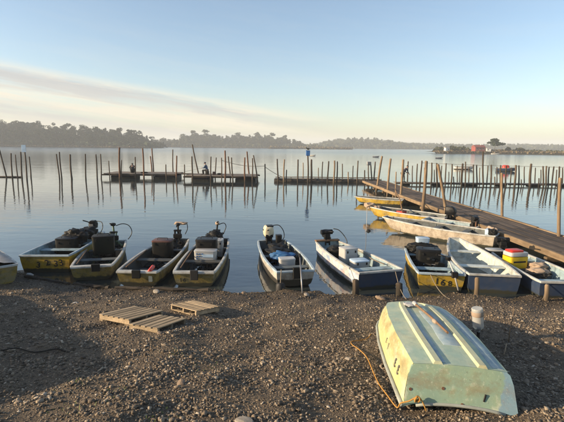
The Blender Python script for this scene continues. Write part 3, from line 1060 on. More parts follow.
for k in range(1, NP, 2):                     # short closing planks at both ends
    for y0_ in (SEG and LEN / SEG * .25, LEN - LEN / SEG * .25):
        w = PW / NP
        MB().box((0, 0, 0), (w - .016, LEN / SEG * .5 - .02, .044), .006).build('plank', M['plank'], pier, loc=(PL0.x + w * (k + .5), y0_, PIER_Z - .026))
for (u, nm) in ((-.06, 'left'), (PW + .06, 'right')):
    for q in range(4):
        L_ = LEN / 4
        MB().box((0, 0, 0), (.12, L_ - .03, .20), .015).build('edge_beam', M['beam'], pier, loc=(PL0.x + u, L_ * (q + .5), PIER_Z - .075 + .02 * math.sin(q * 2.1)),
                                                              rot=(R(random.uniform(-.15, .15)), 0, R(random.uniform(-.12, .12))))
        MB().box((0, 0, 0), (.16, L_ - .05, .18), .02).build('stringer', M['beam'], pier, loc=(PL0.x + u * .3 + (.25 if u < 0 else -.1), L_ * (q + .5), PIER_Z - .15))
for q in range(11):
    y_ = 1.4 + q * 2.85
    MB().box((0, 0, 0), (PW + .1, .16, .16), .02).build('cross_beam', M['beam'], pier, loc=(PL0.x + PW / 2, y_, PIER_Z - .33))
    for u in (.18, PW - .18):
        MB().tube([(0, 0, -1.2), (.01, .02, -.3), (0, 0, PIER_Z - .40)], [.085, .08, .078], 9, jit=.06).build('pile', M['post'], pier, loc=(PL0.x + u, y_, 0))


def raft(label, x0, x1, y0, y1, z, floats, nboard, name='floating_raft', tilt=0):
    root = empty(name, ((x0 + x1) / 2, (y0 + y1) / 2, 0), 0, label, 'raft')
    W_, D_ = x1 - x0, y1 - y0
    bw_ = D_ / nboard
    me = MB().box((0, 0, 0), (W_, bw_ - .02, .06), .008).mesh('board')
    me.materials.append(M['board'])
    for k in range(nboard):
        obj('board', me, root, (random.uniform(-.08, .08), -D_ / 2 + bw_ * (k + .5), z - .03 + random.uniform(-.006, .006)))
    for k in (-1, 1):
        MB().box((0, 0, 0), (W_ + .3, .10, .16), .012).build('edge_beam', M['darkwood'], root, loc=(0, k * (D_ / 2 - .08), z - .145))
    for q in range(4):
        MB().box((0, 0, 0), (.1, D_ - .4, .10), .01).build('cross_beam', M['darkwood'], root, loc=(-W_ / 2 + .3 + q * (W_ - .6) / 3, 0, z - .117))
    for (f0, f1) in floats:
        w_ = f1 - f0
        mb = MB()
        mb.box(((f0 + f1) / 2 - (x0 + x1) / 2, 0, (z - .24 - .35) / 2 + 0), (w_, D_ - .35, z - .24 + .35), .06)
        for q in range(1, 4):
            mb.box(((f0 + f1) / 2 - (x0 + x1) / 2 - w_ / 2 + q * w_ / 4, -(D_ - .35) / 2 - .004, (z - .5) / 2), (.05, .03, z - .4), .008)
        mb.build('float', M['float'], root)
    return root


raft('left floating raft on two dark blue floats with a seated figure', -19.5, -11.65, 46.0, 49.6, .56, ((-18.75, -16.6), (-14.0, -11.75)), 10)
raft('floating raft with the sitting angler and dark floats', -10.1, -2.65, 43.7, 47.3, .58, ((-9.45, -7.65), (-4.9, -2.8)), 10)
for (x0, x1, y_, z_, lab) in ((-11.75, -10.0, 46.6, .60, 'narrow plank bridging the two floating rafts'), (-32, -28.6, 46.4, .10, 'low plank float by the posts at the left edge')):
    r_ = empty('plank_bridge', ((x0 + x1) / 2, y_, z_), 0, lab, 'walkway')
    for k in (0, 1):
        MB().box((0, k * .24 - .12, 0), (x1 - x0, .22, .05), .01).build('board', M['board'], r_)
    MB().box((0, 0, -.07), (x1 - x0 - .2, .1, .08), .01).build('stringer', M['darkwood'], r_)
# log jetty closing the basin
lj = empty('log_jetty', (4.85, 44.7, 0), 0, 'low dark jetty of floating logs across the far basin', 'jetty')
for k in range(6):
    for s in range(3):
        xm = -5.7 + 1.9 + s * 3.8
        pts = [(-1.9, 0, 0), (-.7, random.uniform(-.03, .03), random.uniform(-.02, .02)), (.6, random.uniform(-.03, .03), random.uniform(-.02, .02)), (1.88, 0, 0)]
        MB().tube(pts, [.19, .2, .2, .18], 9, jit=.05).build('log', M['log'], lj, loc=(xm, -1.0 + k * .41, .05 + random.uniform(-.03, .03)))
for s in range(9):
    MB().box((0, 0, 0), (.14, 2.5, .06), .008).build('batten', M['darkwood'], lj, loc=(-5.2 + s * 1.3, 0, .275))
MB().tube([(-5.6, 0, 0), (-2, 0, .05), (2, 0, .02), (5.6, 0, .04)], .05, 7).build('rail', M['board'], lj, loc=(0, .9, .37))
MB().tube([(-5.6, 0, 0), (-1, 0, .03), (3, 0, .0), (5.5, 0, .02)], .045, 7).build('rail', M['board'], lj, loc=(0, -.6, .34))
# walkway behind the pier on the right
wk = empty('floating_walkway', (22.3, 42.3, -.12), 0, 'narrow floating walkway behind the pier among the right-hand posts', 'walkway')
for k in range(4):
    for s in range(6):
        MB().box((0, 0, 0), (3.66, .24, .05), .008).build('board', M['board'], wk, loc=(-9.25 + s * 3.7, -.36 + k * .25, .335 + random.uniform(-.008, .008)))
for s in range(7):
    MB().box((0, 0, 0), (.8 + .25 * (s % 3), .8, .22), .05).build('float', M['float'], wk, loc=(-10.0 + s * 3.2, 0, .13))
for s in range(6):
    MB().tube([(-1.8, 0, 0), (0, .02, .02), (1.8, 0, 0)], .07, 7, jit=.06).build('edge_log', M['log'], wk, loc=(-9.25 + s * 3.7, -.49, .27))

POSTS = [
    ('L', -29.92, 46, -30.45, 2.98, 0.109), ('L', -29.09, 45.5, -29.01, 2.61, 0.108), ('L', -28.46, 45.5, -28.52, 2.47, 0.086), ('L', -27.7, 45, -27.66, 2.75, 0.117),
    ('L', -26.27, 43.5, -26.26, 2.82, 0.113), ('L', -27.03, 45.5, -27.09, 2.26, 0.097), ('M', -23.71, 45, -23.84, 2.58, 0.106), ('M', -23.66, 45.3, -23.67, 2.79, 0.107),
    ('M', -22.4, 45, -22.45, 2.55, 0.138), ('M', -20.68, 44.5, -20.62, 2.63, 0.105), ('M', -19.68, 45, -19.69, 2.58, 0.106), ('M', -19.5, 45.5, -19.43, 2.62, 0.097),
    ('A', -18.66, 45.64, -18.62, 1.91, 0.086), ('A', -17.59, 45.64, -17.43, 3.31, 0.156), ('A', -17.33, 45.52, -17.26, 1.99, 0.086), ('A', -15.8, 45.6, -15.79, 2.34, 0.108),
    ('A', -14.9, 45.64, -14.95, 3.27, 0.129), ('A', -15.44, 50.3, -15.6, 2.31, 0.119), ('A', -15.33, 50.4, -15.38, 3.23, 0.119), ('A', -12.52, 45.6, -12.49, 1.58, 0.097),
    ('A', -13.01, 50.35, -12.94, 3.12, 0.107), ('A', -11.39, 45.56, -11.34, 2.52, 0.118), ('A', -10.57, 45.6, -10.53, 1.6, 0.097), ('B', -9.23, 43.35, -9.21, 2.52, 0.113),
    ('B', -9.24, 47.8, -10.08, 3.73, 0.113), ('B', -7.32, 43.35, -7.3, 2.52, 0.102), ('B', -7.61, 47.8, -7.47, 2.31, 0.096), ('B', -5.88, 43.35, -5.82, 3.14, 0.133),
    ('B', -5.82, 47.8, -6.06, 2.44, 0.113), ('B', -5.06, 43.35, -5.17, 2.46, 0.102), ('B', -6.2, 43.32, -6.21, 2.43, 0.092), ('B', -3.82, 43.35, -3.85, 2.47, 0.123),
    ('B', -3.59, 47.8, -4.02, 3.01, 0.13), ('B', -3.04, 43.35, -3.07, 2.41, 0.102), ('B', -2.39, 43.5, -2.96, 2.71, 0.103), ('B', -1.83, 43.71, -1.77, 1.83, 0.098),
    ('C', -0.44, 43.15, -0.51, 2.36, 0.112), ('C', 0.1, 43.15, 0.2, 2.32, 0.112), ('C', 0.44, 43.25, 0.41, 1.28, 0.092), ('C', 1.63, 43.15, 1.54, 2.33, 0.112),
    ('C', 2.64, 43.15, 2.57, 2.82, 0.122), ('C', 2.93, 43.25, 2.97, 2.34, 0.148), ('C', 4.63, 43.15, 4.66, 2.19, 0.112), ('C', 5.29, 43.15, 5.26, 2.25, 0.133),
    ('C', 5.56, 43.25, 5.58, 2.18, 0.102), ('C', 6.78, 43.15, 6.71, 1.13, 0.102), ('C', 7.49, 42.05, 7.43, 2.31, 0.099), ('D', 8.28, 42.4, 8.24, 1.37, 0.1),
    ('D', 8.71, 42.4, 8.57, 2.01, 0.09), ('D', 9.2, 42.5, 8.8, 2.11, 0.1), ('D', 9.24, 42.6, 9.26, 2.21, 0.101), ('E', 7.79, 35.5, 8.29, 2.92, 0.109),
    ('E', 7.88, 31.8, 8.09, 2.82, 0.101), ('E', 7.88, 29.0, 7.77, 2.02, 0.055), ('E', 8.17, 28.8, 8.12, 2.85, 0.102), ('E', 7.26, 21.6, 7.3, 2.99, 0.107),
    ('E', 8.44, 20.8, 7.63, 2.87, 0.093), ('F', 10.77, 20.3, 10.53, 2.51, 0.077), ('F', 10.31, 15.3, 10.07, 2.64, 0.072), ('R', 12.57, 42.6, 12.6, 2.28, 0.101),
    ('R', 13.26, 41.53, 13.13, 2.1, 0.093), ('R', 13.52, 41.41, 13.52, 2.4, 0.113), ('R', 14.62, 41.41, 14.52, 2.21, 0.108), ('R', 15.21, 41.35, 15.01, 2.17, 0.127),
    ('R', 16.03, 41.41, 15.89, 2.18, 0.098), ('R', 16.58, 41.41, 16.5, 2.11, 0.108), ('R', 16.87, 41.41, 16.78, 0.88, 0.088), ('R', 17.62, 41.35, 17.47, 2.15, 0.156),
    ('R', 18.0, 41.29, 17.71, 2.35, 0.098), ('R', 18.77, 41.41, 18.58, 2.08, 0.098), ('R', 19.17, 41.47, 18.96, 2.06, 0.098), ('R', 19.73, 41.29, 19.36, 3.34, 0.117),
    ('R', 20.51, 41.41, 20.33, 2.05, 0.127), ('R', 20.89, 41.41, 20.74, 0.92, 0.088), ('R', 21.4, 41.35, 21.21, 2.04, 0.117), ('R', 21.94, 41.35, 21.73, 2.0, 0.117),
    ('R', 22.79, 41.29, 22.63, 2.06, 0.146), ('R', 23.23, 41.41, 23.06, 2.04, 0.098), ('R', 23.48, 41.35, 23.34, 0.7, 0.078), ('R', 24.26, 41.29, 24.11, 2.19, 0.176),
    ('R', 25.15, 41.35, 25.06, 0.82, 0.098), ('R', 25.57, 41.29, 25.34, 1.99, 0.117), ('R', 25.81, 41.29, 25.64, 2.01, 0.117), ('R', 26.11, 41.41, 25.99, 1.94, 0.098),
    ('R', 26.42, 41.35, 26.4, 1.97, 0.103), ('R', 27.03, 41.29, 26.85, 1.98, 0.117), ('R', 14.02, 45.5, 13.92, 1.73, 0.086), ('R', 15.29, 45.5, 15.21, 1.53, 0.081),
    ('R', 16.5, 45.8, 16.39, 1.31, 0.081), ('R', 16.76, 44.5, 16.64, 1.8, 0.089), ('R', 18.14, 46.0, 18.06, 1.1, 0.076), ('R', 18.85, 45.5, 18.73, 1.78, 0.086),
    ('R', 18.99, 45.2, 18.87, 1.26, 0.075), ('R', 19.89, 45.0, 19.75, 1.7, 0.085), ('R', 20.6, 44.0, 20.45, 1.66, 0.078), ('R', 22.09, 45.5, 21.94, 1.81, 0.097),
    ('R', 23.38, 46.0, 23.21, 1.69, 0.087), ('R', 24.36, 45.0, 24.2, 1.65, 0.09), ('R', 26.65, 46.5, 26.47, 1.7, 0.088), ('R', 27.27, 45.5, 27.09, 1.65, 0.086),
    ('R', 27.57, 45.0, 27.39, 1.47, 0.08), ('R', 30.12, 46.4, 29.9, 1.42, 0.088), ('R', 30.18, 45.5, 29.98, 1.68, 0.097), ('R', 30.38, 45.0, 30.22, 1.81, 0.106),
    ('C', 2.3, 46.2, 2.23, 1.9, 0.087), ('C', 3.97, 46.2, 3.92, 1.37, 0.082), ('C', 4.34, 46.2, 4.35, 2.03, 0.093), ('C', 6.54, 46.2, 6.52, 1.83, 0.093),
    ('C', 7.73, 46.2, 7.67, 1.63, 0.082),
]

CL = {'L': 'in the group at the left edge', 'M': 'in the scattered row left of the rafts', 'A': 'around the left raft', 'B': 'around the raft with the angler',
      'C': 'along the log jetty', 'D': 'at the far end of the pier', 'E': 'along the left side of the pier', 'F': 'along the right side of the pier',
      'R': 'in the row beyond the pier'}
FIX = {}
byc = {}
for p in POSTS:
    byc.setdefault(p[0], []).append(p)
for c_, lst in byc.items():
    lst.sort(key=lambda p: p[1] / p[2])
    for i, (c, bx_, y_, tx_, tz_, r_) in enumerate(lst):
        pts, rs = [], []
        n = 7
        ky = random.uniform(-.1, .1)
        for q in range(n):
            t = q / (n - 1)
            pts.append((bx_ + (tx_ - bx_) * t + .25 * r_ * math.sin(t * 5 + i), y_ + ky * (t - .3), -.8 + (tz_ + .8) * t))
            rs.append(r_ * (.67 if c not in 'EF' else .85) * (1.08 - .22 * t) * random.uniform(.97, 1.03))
        o0 = Vector((bx_ + (tx_ - bx_) * (.8 / (tz_ + .8)), y_, 0))
        pts = [Vector(p) - o0 for p in pts]
        d_ = (pts[-1] - pts[-2]).normalized()
        pts.append(pts[-1] + d_ * r_ * .35 + Vector((r_ * .1, 0, 0)))
        rs.append(rs[-1] * .72)
        lean = abs(tx_ - bx_) / (tz_ + .8)
        red = (c == 'A' and r_ > .115) or (c == 'B' and r_ > .118)
        mt = 'post_red' if red else ('post_pale' if c in 'EF' or (c == 'C' and i % 3 == 1) else 'post')
        o = MB().tube(pts, rs, 10, jit=.025).build('mooring_post', M[mt], None, 40, o0)
        wds = [w for w in ('short' if tz_ < 1.6 else ('tall' if tz_ > 2.9 else ''), 'stout' if r_ > .12 else '', 'leaning' if lean > .11 else '', 'reddish' if red else '') if w]
        lab = (' '.join(wds + ['weathered wooden post', ORD[i], 'from left', CL[c]]))
        tag(o, lab, 'post', 'mooring posts in the water')

# wire strung along the right-hand row, ropes on the raft
def rope(name, label, pts, r, mt, cat='rope', n=7, sag=None):
    o0 = Vector(pts[0])
    P = [Vector(p) for p in pts]
    if sag is not None:
        a, b = P
        P = [a.lerp(b, t) - Vector((0, 0, sag * 4 * t * (1 - t))) for t in [k / 14 for k in range(15)]]
    o = MB().tube([p - o0 for p in P], r, n).build(name, M[mt], None, True, o0)
    return tag(o, label, cat)


rope('wire', 'thin wire strung across the tops of the right-hand posts', [(13.5, 41.4, 2.22), (16.0, 41.4, 2.14), (18.6, 41.4, 2.05), (21.2, 41.35, 2.0), (23.8, 41.3, 1.98), (26.9, 41.3, 1.94), (31, 41.4, 1.92)], .016, 'rope', 'wire')
rope('rope', 'slack rope between the post tops on the angler raft', [(-6.18, 43.3, 2.2), (-1.80, 43.75, 1.65)], .022, 'rope', sag=.25)
rope('rope', 'mooring rope slanting down to the left end of the log jetty', [(-1.80, 43.75, 1.55), (.4, 43.9, .35)], .025, 'rope', sag=.10)

# blue box on a jetty post, a gull on it
bb = empty('post_box', (2.56, 43.15, 2.80), 0, 'blue box fixed on top of a jetty post', 'box')
MB().box((0, 0, .20), (.40, .34, .50), .03).build('body', M['blue'], bb)
MB().box((0, 0, .468), (.44, .38, .035), .01).build('lid', M['blue'], bb)


def gull(label, x, y, z, rz, s=1.0, mt='charcoal'):
    root = empty('water_bird', (x, y, z), rz, label, 'bird')
    root.scale = (s, s, s)
    secs = []
    for t, rr, zz in ((-.20, .012, .13), (-.14, .05, .125), (-.05, .075, .12), (.05, .07, .14), (.11, .045, .175), (.14, .038, .21), (.17, .042, .235), (.205, .03, .24), (.225, .008, .235)):
        secs.append([(t, rr * math.cos(a), zz + rr * math.sin(a) * 1.05) for a in (2 * math.pi * k / 10 for k in range(10))])
    MB().loft(secs).build('body', M[mt], root, True)
    MB().tube([(.22, 0, .237), (.27, 0, .225)], [.012, .003], 6).build('beak', M['yel_plastic'], root)
    MB().box((-.24, 0, .125), (.13, .06, .012), .004).build('tail', M[mt], root)
    for k in (-1, 1):
        MB().tube([(0, .025 * k, .06), (.005, .025 * k, .0)], .006, 5).build('leg', M['yel_plastic'], root)
        wv = [(.06, .07 * k, .15), (-.05, .085 * k, .15), (-.2, .05 * k, .14), (-.26, .02 * k, .135)]
        MB().tube(wv, [.03, .035, .02, .005], 6).build('wing', M['greymotor'] if mt != 'charcoal' else M[mt], root, True)
    return root


gull('small dark bird perched on the blue post box', 2.54, 43.15, 3.285, 2.6, 1.1)


gb = empty('post_box', (8.58, 42.25, 1.95), .1, 'grey box fixed to a post at the far end of the pier', 'box')
MB().box((0, 0, .12), (.42, .22, .36), .02).build('body', M['greymotor'], gb)
MB().box((0, -.118, .12), (.34, .02, .28), .01).build('door', M['steel'], gb)
sg = empty('sign_board', (-26.27, 43.32, 2.95), .1, 'pale blank sign on a tall post at the left edge', 'sign')
MB().box((0, 0, .22), (.42, .04, .72), .01).build('panel', M['paleblue'], sg)
MB().box((0, .05, .22), (.08, .08, .6), .01).build('bracket', M['steel'], sg)


# ================================================================== BOATS
def text_mesh(s, size, mt, parent, loc, rot, name='lettering'):
    cu = bpy.data.curves.new('txt', 'FONT')
    cu.body = s
    cu.size = size
    cu.extrude = .0015
    cu.offset = size * .022
    cu.align_x = 'CENTER'
    cu.align_y = 'CENTER'
    to = bpy.data.objects.new('txt', cu)
    me = bpy.data.meshes.new_from_object(to)
    bpy.data.objects.remove(to)
    me.name = name
    me.materials.clear()
    me.materials.append(M[mt])
    return obj(name, me, parent, loc, rot)


class Boat:
    def __init__(s, label, near, far, wn, wm, wf, zg, out, inn, rim, bow=None, name='fishing_boat', rake_n=.14, rake_f=.06, draft=.13,
                 sheer=.05, rise=.16, thw=(.3, .62), flare=.82, rimw=.075, group='boats moored bow-on along the shore', dz=0.0, pitch=0.0, stern=None, sheer_f=.0, rise_f=.0):
        near, far = Vector((*near, 0)), Vector((*far, 0))
        d = far - near
        s.L = L = d.length
        s.a = math.atan2(-d.x, d.y)
        c = (near + far) / 2
        s.root = empty(name, (c.x, c.y, dz), s.a, label, 'boat', group)
        s.root.rotation_euler = (pitch, 0, s.a)
        s.zg, s.dz = zg, dz
        wc = 2 * wm - .5 * (wn + wf)
        N = 15
        s.w = lambda t: .5 * ((1 - t) ** 2 * wn + 2 * t * (1 - t) * wc + t * t * wf)
        s.gz_ = lambda t: zg + sheer * (1 - t) ** 2.2 + sheer_f * t ** 2.5
        zb = lambda t: -draft + rise * (1 - t) ** 2.5 + rise_f * t ** 3
        s.zb = zb
        vv = lambda t, k: -L / 2 + t * L + (rake_n * (1 - t) ** 2 - rake_f * t ** 2) * k
        ts = [.5 - .5 * math.cos(math.pi * i / (N - 1)) for i in range(N)]
        ts = [(t + i / (N - 1)) / 2 for i, t in enumerate(ts)]

        def sec(t, th, fl):
            w, zt, zo = s.w(t) - th, s.gz_(t), zb(t) + fl
            h = zt - zo
            half = [(w, zt, 0.), (w * .985, zt - h * .3, .3), (w * .945, zt - h * .62, .62), (w * (flare + .06), zo + h * .12, .88), (w * flare * .94, zo + h * .02, .98), (w * .45, zo, 1.)]
            full = half + [(0, zo - (.012 if th == 0 else 0), 1.)] + [(-a, b, k) for a, b, k in half[::-1]]
            return [(a, vv(t, k), b) for a, b, k in full]
        outer = [sec(t, 0, 0) for t in ts]
        hb = MB()
        hb.loft(outer, False, False)
        s.hull = hb.build('hull', M[out], s.root, 50)
        e0 = MB().add(outer[0], [tuple(range(len(outer[0])))])
        s.bow = e0.build('bow_board', M[bow or out], s.root)
        MB().add(outer[-1], [tuple(range(len(outer[0])))]).build('transom', M[stern or out], s.root)
        th = .035
        tin = [max(.012, min(.988, t)) for t in ts]
        inner = [sec(t, th, .045) for t in tin]
        ib = MB()
        ib.loft(inner, False, False)
        ib.add(inner[0], [tuple(range(len(inner[0])))])
        ib.add(inner[-1], [tuple(range(len(inner[0])))])
        s.inner = ib.build('inner_lining', M[inn], s.root, 50)
        # rim: swept rail round the gunwale
        loop = [(s.w(t), vv(t, 0), s.gz_(t)) for t in ts] + [(-s.w(t), vv(t, 0), s.gz_(t)) for t in ts[::-1]]
        rings = []
        n = len(loop)
        for i, p in enumerate(loop):
            a_, b_ = Vector(loop[i - 1]), Vector(loop[(i + 1) % n])
            tg = (b_ - a_)
            tg.z = 0
            tg.normalize()
            nrm = Vector((tg.y, -tg.x, 0))
            P = Vector(p)
            o_, i_ = rimw * .38, -rimw * .62
            rings.append([P + nrm * o_ + Vector((0, 0, -.03)), P + nrm * o_ + Vector((0, 0, .008)), P + nrm * (o_ - .012) + Vector((0, 0, .02)),
                          P + nrm * (i_ + .012) + Vector((0, 0, .02)), P + nrm * i_ + Vector((0, 0, .008)), P + nrm * i_ + Vector((0, 0, -.02))])
        rings.append(rings[0])
        MB().loft(rings, False).build('gunwale', M[rim], s.root, 40)
        for t in thw:
            zt = s.gz_(t) - .10
            w = s.w(t) - .05
            MB().box((0, 0, 0), (2 * w, .24, .035), .008).build('thwart', M[inn], s.root, loc=(0, vv(t, 0), zt))
        s.vv = vv
        # two ribs each side
        for t in (.2, .45, .78):
            for k in (-1, 1):
                w, zt, zo = s.w(t) - .04, s.gz_(t) - .03, zb(t) + .06
                MB().tube([(k * w, vv(t, 0), zt), (k * w * .95, vv(t, 0), (zt + zo) / 2), (k * w * .84, vv(t, 0), zo + .02)], .014, 5).build('rib', M[inn], s.root)

    def at(s, u, t, z):
        """world point in the boat: u metres across, t 0 bow .. 1 stern, z height"""
        v = -s.L / 2 + t * s.L
        p = Vector((u, v, z))
        p.rotate(s.root.rotation_euler)
        return p + s.root.location

    def floor(s, t):
        return s.zb(t) + .05

    def bow_text(s, txt, size, u, zc, mt='ink', roll=0.0, rake=.14, h=.4):
        ang = math.atan2(rake, h)
        zt = s.gz_(0)
        v = -s.L / 2 + rake * (zt - zc) / (zt - s.zb(0))
        return text_mesh(txt, size, mt, s.bow, (u, v - .006, zc), (R(90) + ang * .9, roll, 0))


def smooth(P, n=5):
    """Catmull-Rom through the points"""
    P = [Vector(p) for p in P]
    out = []
    for i in range(len(P) - 1):
        p0, p1, p2, p3 = P[max(i - 1, 0)], P[i], P[i + 1], P[min(i + 2, len(P) - 1)]
        for k in range(n):
            t = k / n
            out.append(.5 * ((2 * p1) + (p2 - p0) * t + (2 * p0 - 5 * p1 + 4 * p2 - p3) * t * t + (3 * p1 - p0 - 3 * p2 + p3) * t ** 3))
    return out + [P[-1]]


def outboard(b, u, dv, style, cowl='charcoal', leg='charcoal', tiller=(-.25, -.45, .25), hose=None, label=None, scale=1.0, tilt=0.0):
    """outboard on the stern; part of the boat, pieces are sub-parts"""
    v = b.L / 2 + dv
    zg = b.zg
    k = scale
    mb = MB()
    mb.box((u, v + .02, zg + .0), (.20 * k, .10, .26), .015)
    mb.box((u - .07 * k, v - .05, zg - .02), (.035, .07, .2), .008)
    mb.box((u + .07 * k, v - .05, zg - .02), (.035, .07, .2), .008)
    mb.tube([(u, v + .13, zg + .12), (u, v + .15, zg - .2), (u, v + .17, -.45)], [.055 * k, .045 * k, .035 * k], 10)
    m = mb.build('outboard_motor', M[leg], b.root, 40)
    zc = zg + .12
    if style == 'cowl':
        MB().rloft([((u, v + .12, zc), .105 * k, .15 * k), ((u, v + .13, zc + .05 * k), .14 * k, .20 * k), ((u, v + .14, zc + .17 * k), .15 * k, .215 * k),
                    ((u, v + .12, zc + .27 * k), .135 * k, .19 * k), ((u, v + .09, zc + .33 * k), .115 * k, .145 * k), ((u, v + .07, zc + .345 * k), .09 * k, .11 * k)], 20, 5.5).build('cowling', M[cowl], m, 35)
        MB().box((u + .03 * k, v + .06, zc + .335 * k), (.20 * k, .24 * k, .05), .012).build('top_cap', M['black'], m)
        MB().box((u, v - .075, zc + .06 * k), (.22 * k, .05, .08 * k), .01).build('front_panel', M['black'], m)
        for q in (-1, 1):
            MB().box((u + q * .152 * k, v + .18, zc + .2 * k), (.012, .10 * k, .05 * k), .003).build('side_vent', M['black'], m)
        MB().box((u, v + .13, zc + .02), (.25 * k, .38 * k, .03), .01).build('cowl_seam', M['black'], m)
        MB().box((u, v - .065, zc + .18 * k), (.16 * k, .03, .10 * k), .008).build('recoil_plate', M['steel'], m)
    elif style == 'engine':
        MB().box((u, v + .10, zc + .08), (.22, .30, .16), .03).build('crankcase', M[cowl], m)
        MB().rloft([((u, v + .10, zc + .16), .13, .13), ((u, v + .10, zc + .20), .15, .15), ((u, v + .10, zc + .26), .13, .13), ((u, v + .10, zc + .28), .07, .07)], 16, 2.2).build('flywheel_cover', M[cowl], m, 35)
        MB().tube([(u - .2, v + .06, zc + .20), (u + .2, v + .06, zc + .20)], .085, 12).build('fuel_tank', M['black'], m, 40)
        MB().tube([(u + .12, v + .18, zc + .06), (u + .2, v + .2, zc - .05), (u + .18, v + .2, zc - .2)], .03, 8).build('exhaust', M['rust'], m, True)
    else:   # electric head on a tall shaft, held in a heavy bracket
        for q in (-1, 1):
            MB().box((u + q * .09, v + .02, zg + .14), (.03, .16, .34), .008).build('bracket_plate', M[leg], m)
        MB().box((u, v + .03, zg + .30), (.26, .12, .06), .012).build('bracket_bar', M['black'], m)
        MB().box((u + .02, v - .06, zg + .12), (.30, .10, .16), .02).build('control_box', M['black'], m)
        MB().tube([(u, v + .12, zg - .1), (u, v + .10, zc + .15 * k), (u + tiller[0] * .2, v + .07, zc + .31 * k)], .032, 10).build('shaft', M[leg], m, True)
        hd = Vector((tiller[0], tiller[1], 0)).normalized()
        sd_ = Vector((-hd.y, hd.x, 0))
        rings_ = []
        for q, rw, rh in ((-.16, .02, .02), (-.14, .055, .045), (-.02, .075, .06), (.10, .06, .05), (.17, .035, .03), (.19, .012, .012)):
            cc = Vector((u + tiller[0] * .2, v + .07, zc + .36 * k)) + hd * q + Vector((0, 0, q * .15))
            rings_.append([cc + sd_ * (rw * math.copysign(abs(math.cos(a)) ** .6, math.cos(a))) + Vector((0, 0, rh * math.copysign(abs(math.sin(a)) ** .6, math.sin(a)))) for a in (2 * math.pi * n_ / 14 for n_ in range(14))])
        MB().loft(rings_).build('control_head', M[cowl], m, 35)
    tx, ty, tz = tiller
    zt_ = zc + (.36 if style == 'electric' else .22) * k
    MB().tube([(u, v + .05, zt_), (u + tx * .5, v + ty * .5, zt_ + tz * .6), (u + tx, v + ty, zt_ + tz)], [.022, .02, .02], 8).build('tiller', M['black'], m, True)
    if hose:
        MB().tube(smooth([(u + p[0], v + p[1], zg + p[2]) for p in hose]), .015, 8).build('hose', M['hose'], m, True)
    return m


def gear(name, label, cat, p, rz, size, body='charcoal', lid=None, lidh=.05, handle=True, latch=True, ch=.02, band=None, group=None, stripe=None):
    """a box with lid, handle and latches standing on something"""
    w, l, h = size
    root = empty(name, p, rz, label, cat, group)
    bd = MB()
    bd.rloft([((0, 0, 0), w * .47, l * .47), ((0, 0, .02), w * .485, l * .485), ((0, 0, h * .9), w * .5, l * .5), ((0, 0, h), w * .5, l * .5)], 20, 7)
    bd.build('body', M[body], root, 40)
    if lid:
        MB().rloft([((0, 0, h + .003), w * .515, l * .515), ((0, 0, h + lidh * .7), w * .515, l * .515), ((0, 0, h + lidh), w * .48, l * .48)], 20, 7).build('lid', M[lid], root, 40)
    if handle:
        zt = h + (lidh if lid else 0)
        MB().tube([(-w * .28, 0, zt - .01), (-w * .26, 0, zt + .05), (w * .26, 0, zt + .05), (w * .28, 0, zt - .01)], .011, 7).build('handle', M['black'], root, True)
    if latch:
        for k in (-1, 1):
            MB().box((k * w * .28, -l * .5 - .008, h * .88), (.04, .022, .07), .005).build('latch', M['black'], root)
    if band:
        MB().box((0, -l * .5 - .004, h * .45), (w * .8, .012, h * .3), .004).build('panel', M[band], root)
    if stripe:
        MB().box((0, -l * .5 - .006, h * .30), (w * .55, .010, .025), .003).build('stripe', M[stripe], root)
    return root


def clutter(label, pts, mt, name='gear_bag', cat='bag', seed=0):
    """soft lumpy bag or cover at pts = list of (centre, half sizes)"""
    r = np.random.default_rng(seed)
    bm = bmesh.new()
    c0 = Vector(pts[0][0])
    for (c, h) in pts:
        g = bmesh.ops.create_icosphere(bm, subdivisions=4, radius=1.0)
        ph = r.uniform(0, 6, 6)
        for q in g['verts']:
            p = q.co
            k = 1 + .42 * mnoise.fractal(p * 1.6 + Vector((ph[0], ph[1], ph[2])), .8, 2.1, 5) - .12 * abs(mnoise.noise(p * 5 + Vector((ph[3], ph[4], 0))))
            sx_, sy_, sz_ = (math.copysign(abs(e) ** .75, e) for e in p)
            q.co = Vector((sx_ * h[0] * k, sy_ * h[1] * k, sz_ * h[2] * k)) + Vector(c) - c0
    me = bpy.data.meshes.new(name)
    bm.to_mesh(me)
    bm.free()
    me.materials.append(M[mt])
    me.polygons.foreach_set('use_smooth', [True] * len(me.polygons))
    return tag(obj(name, me, None, c0), label, cat)


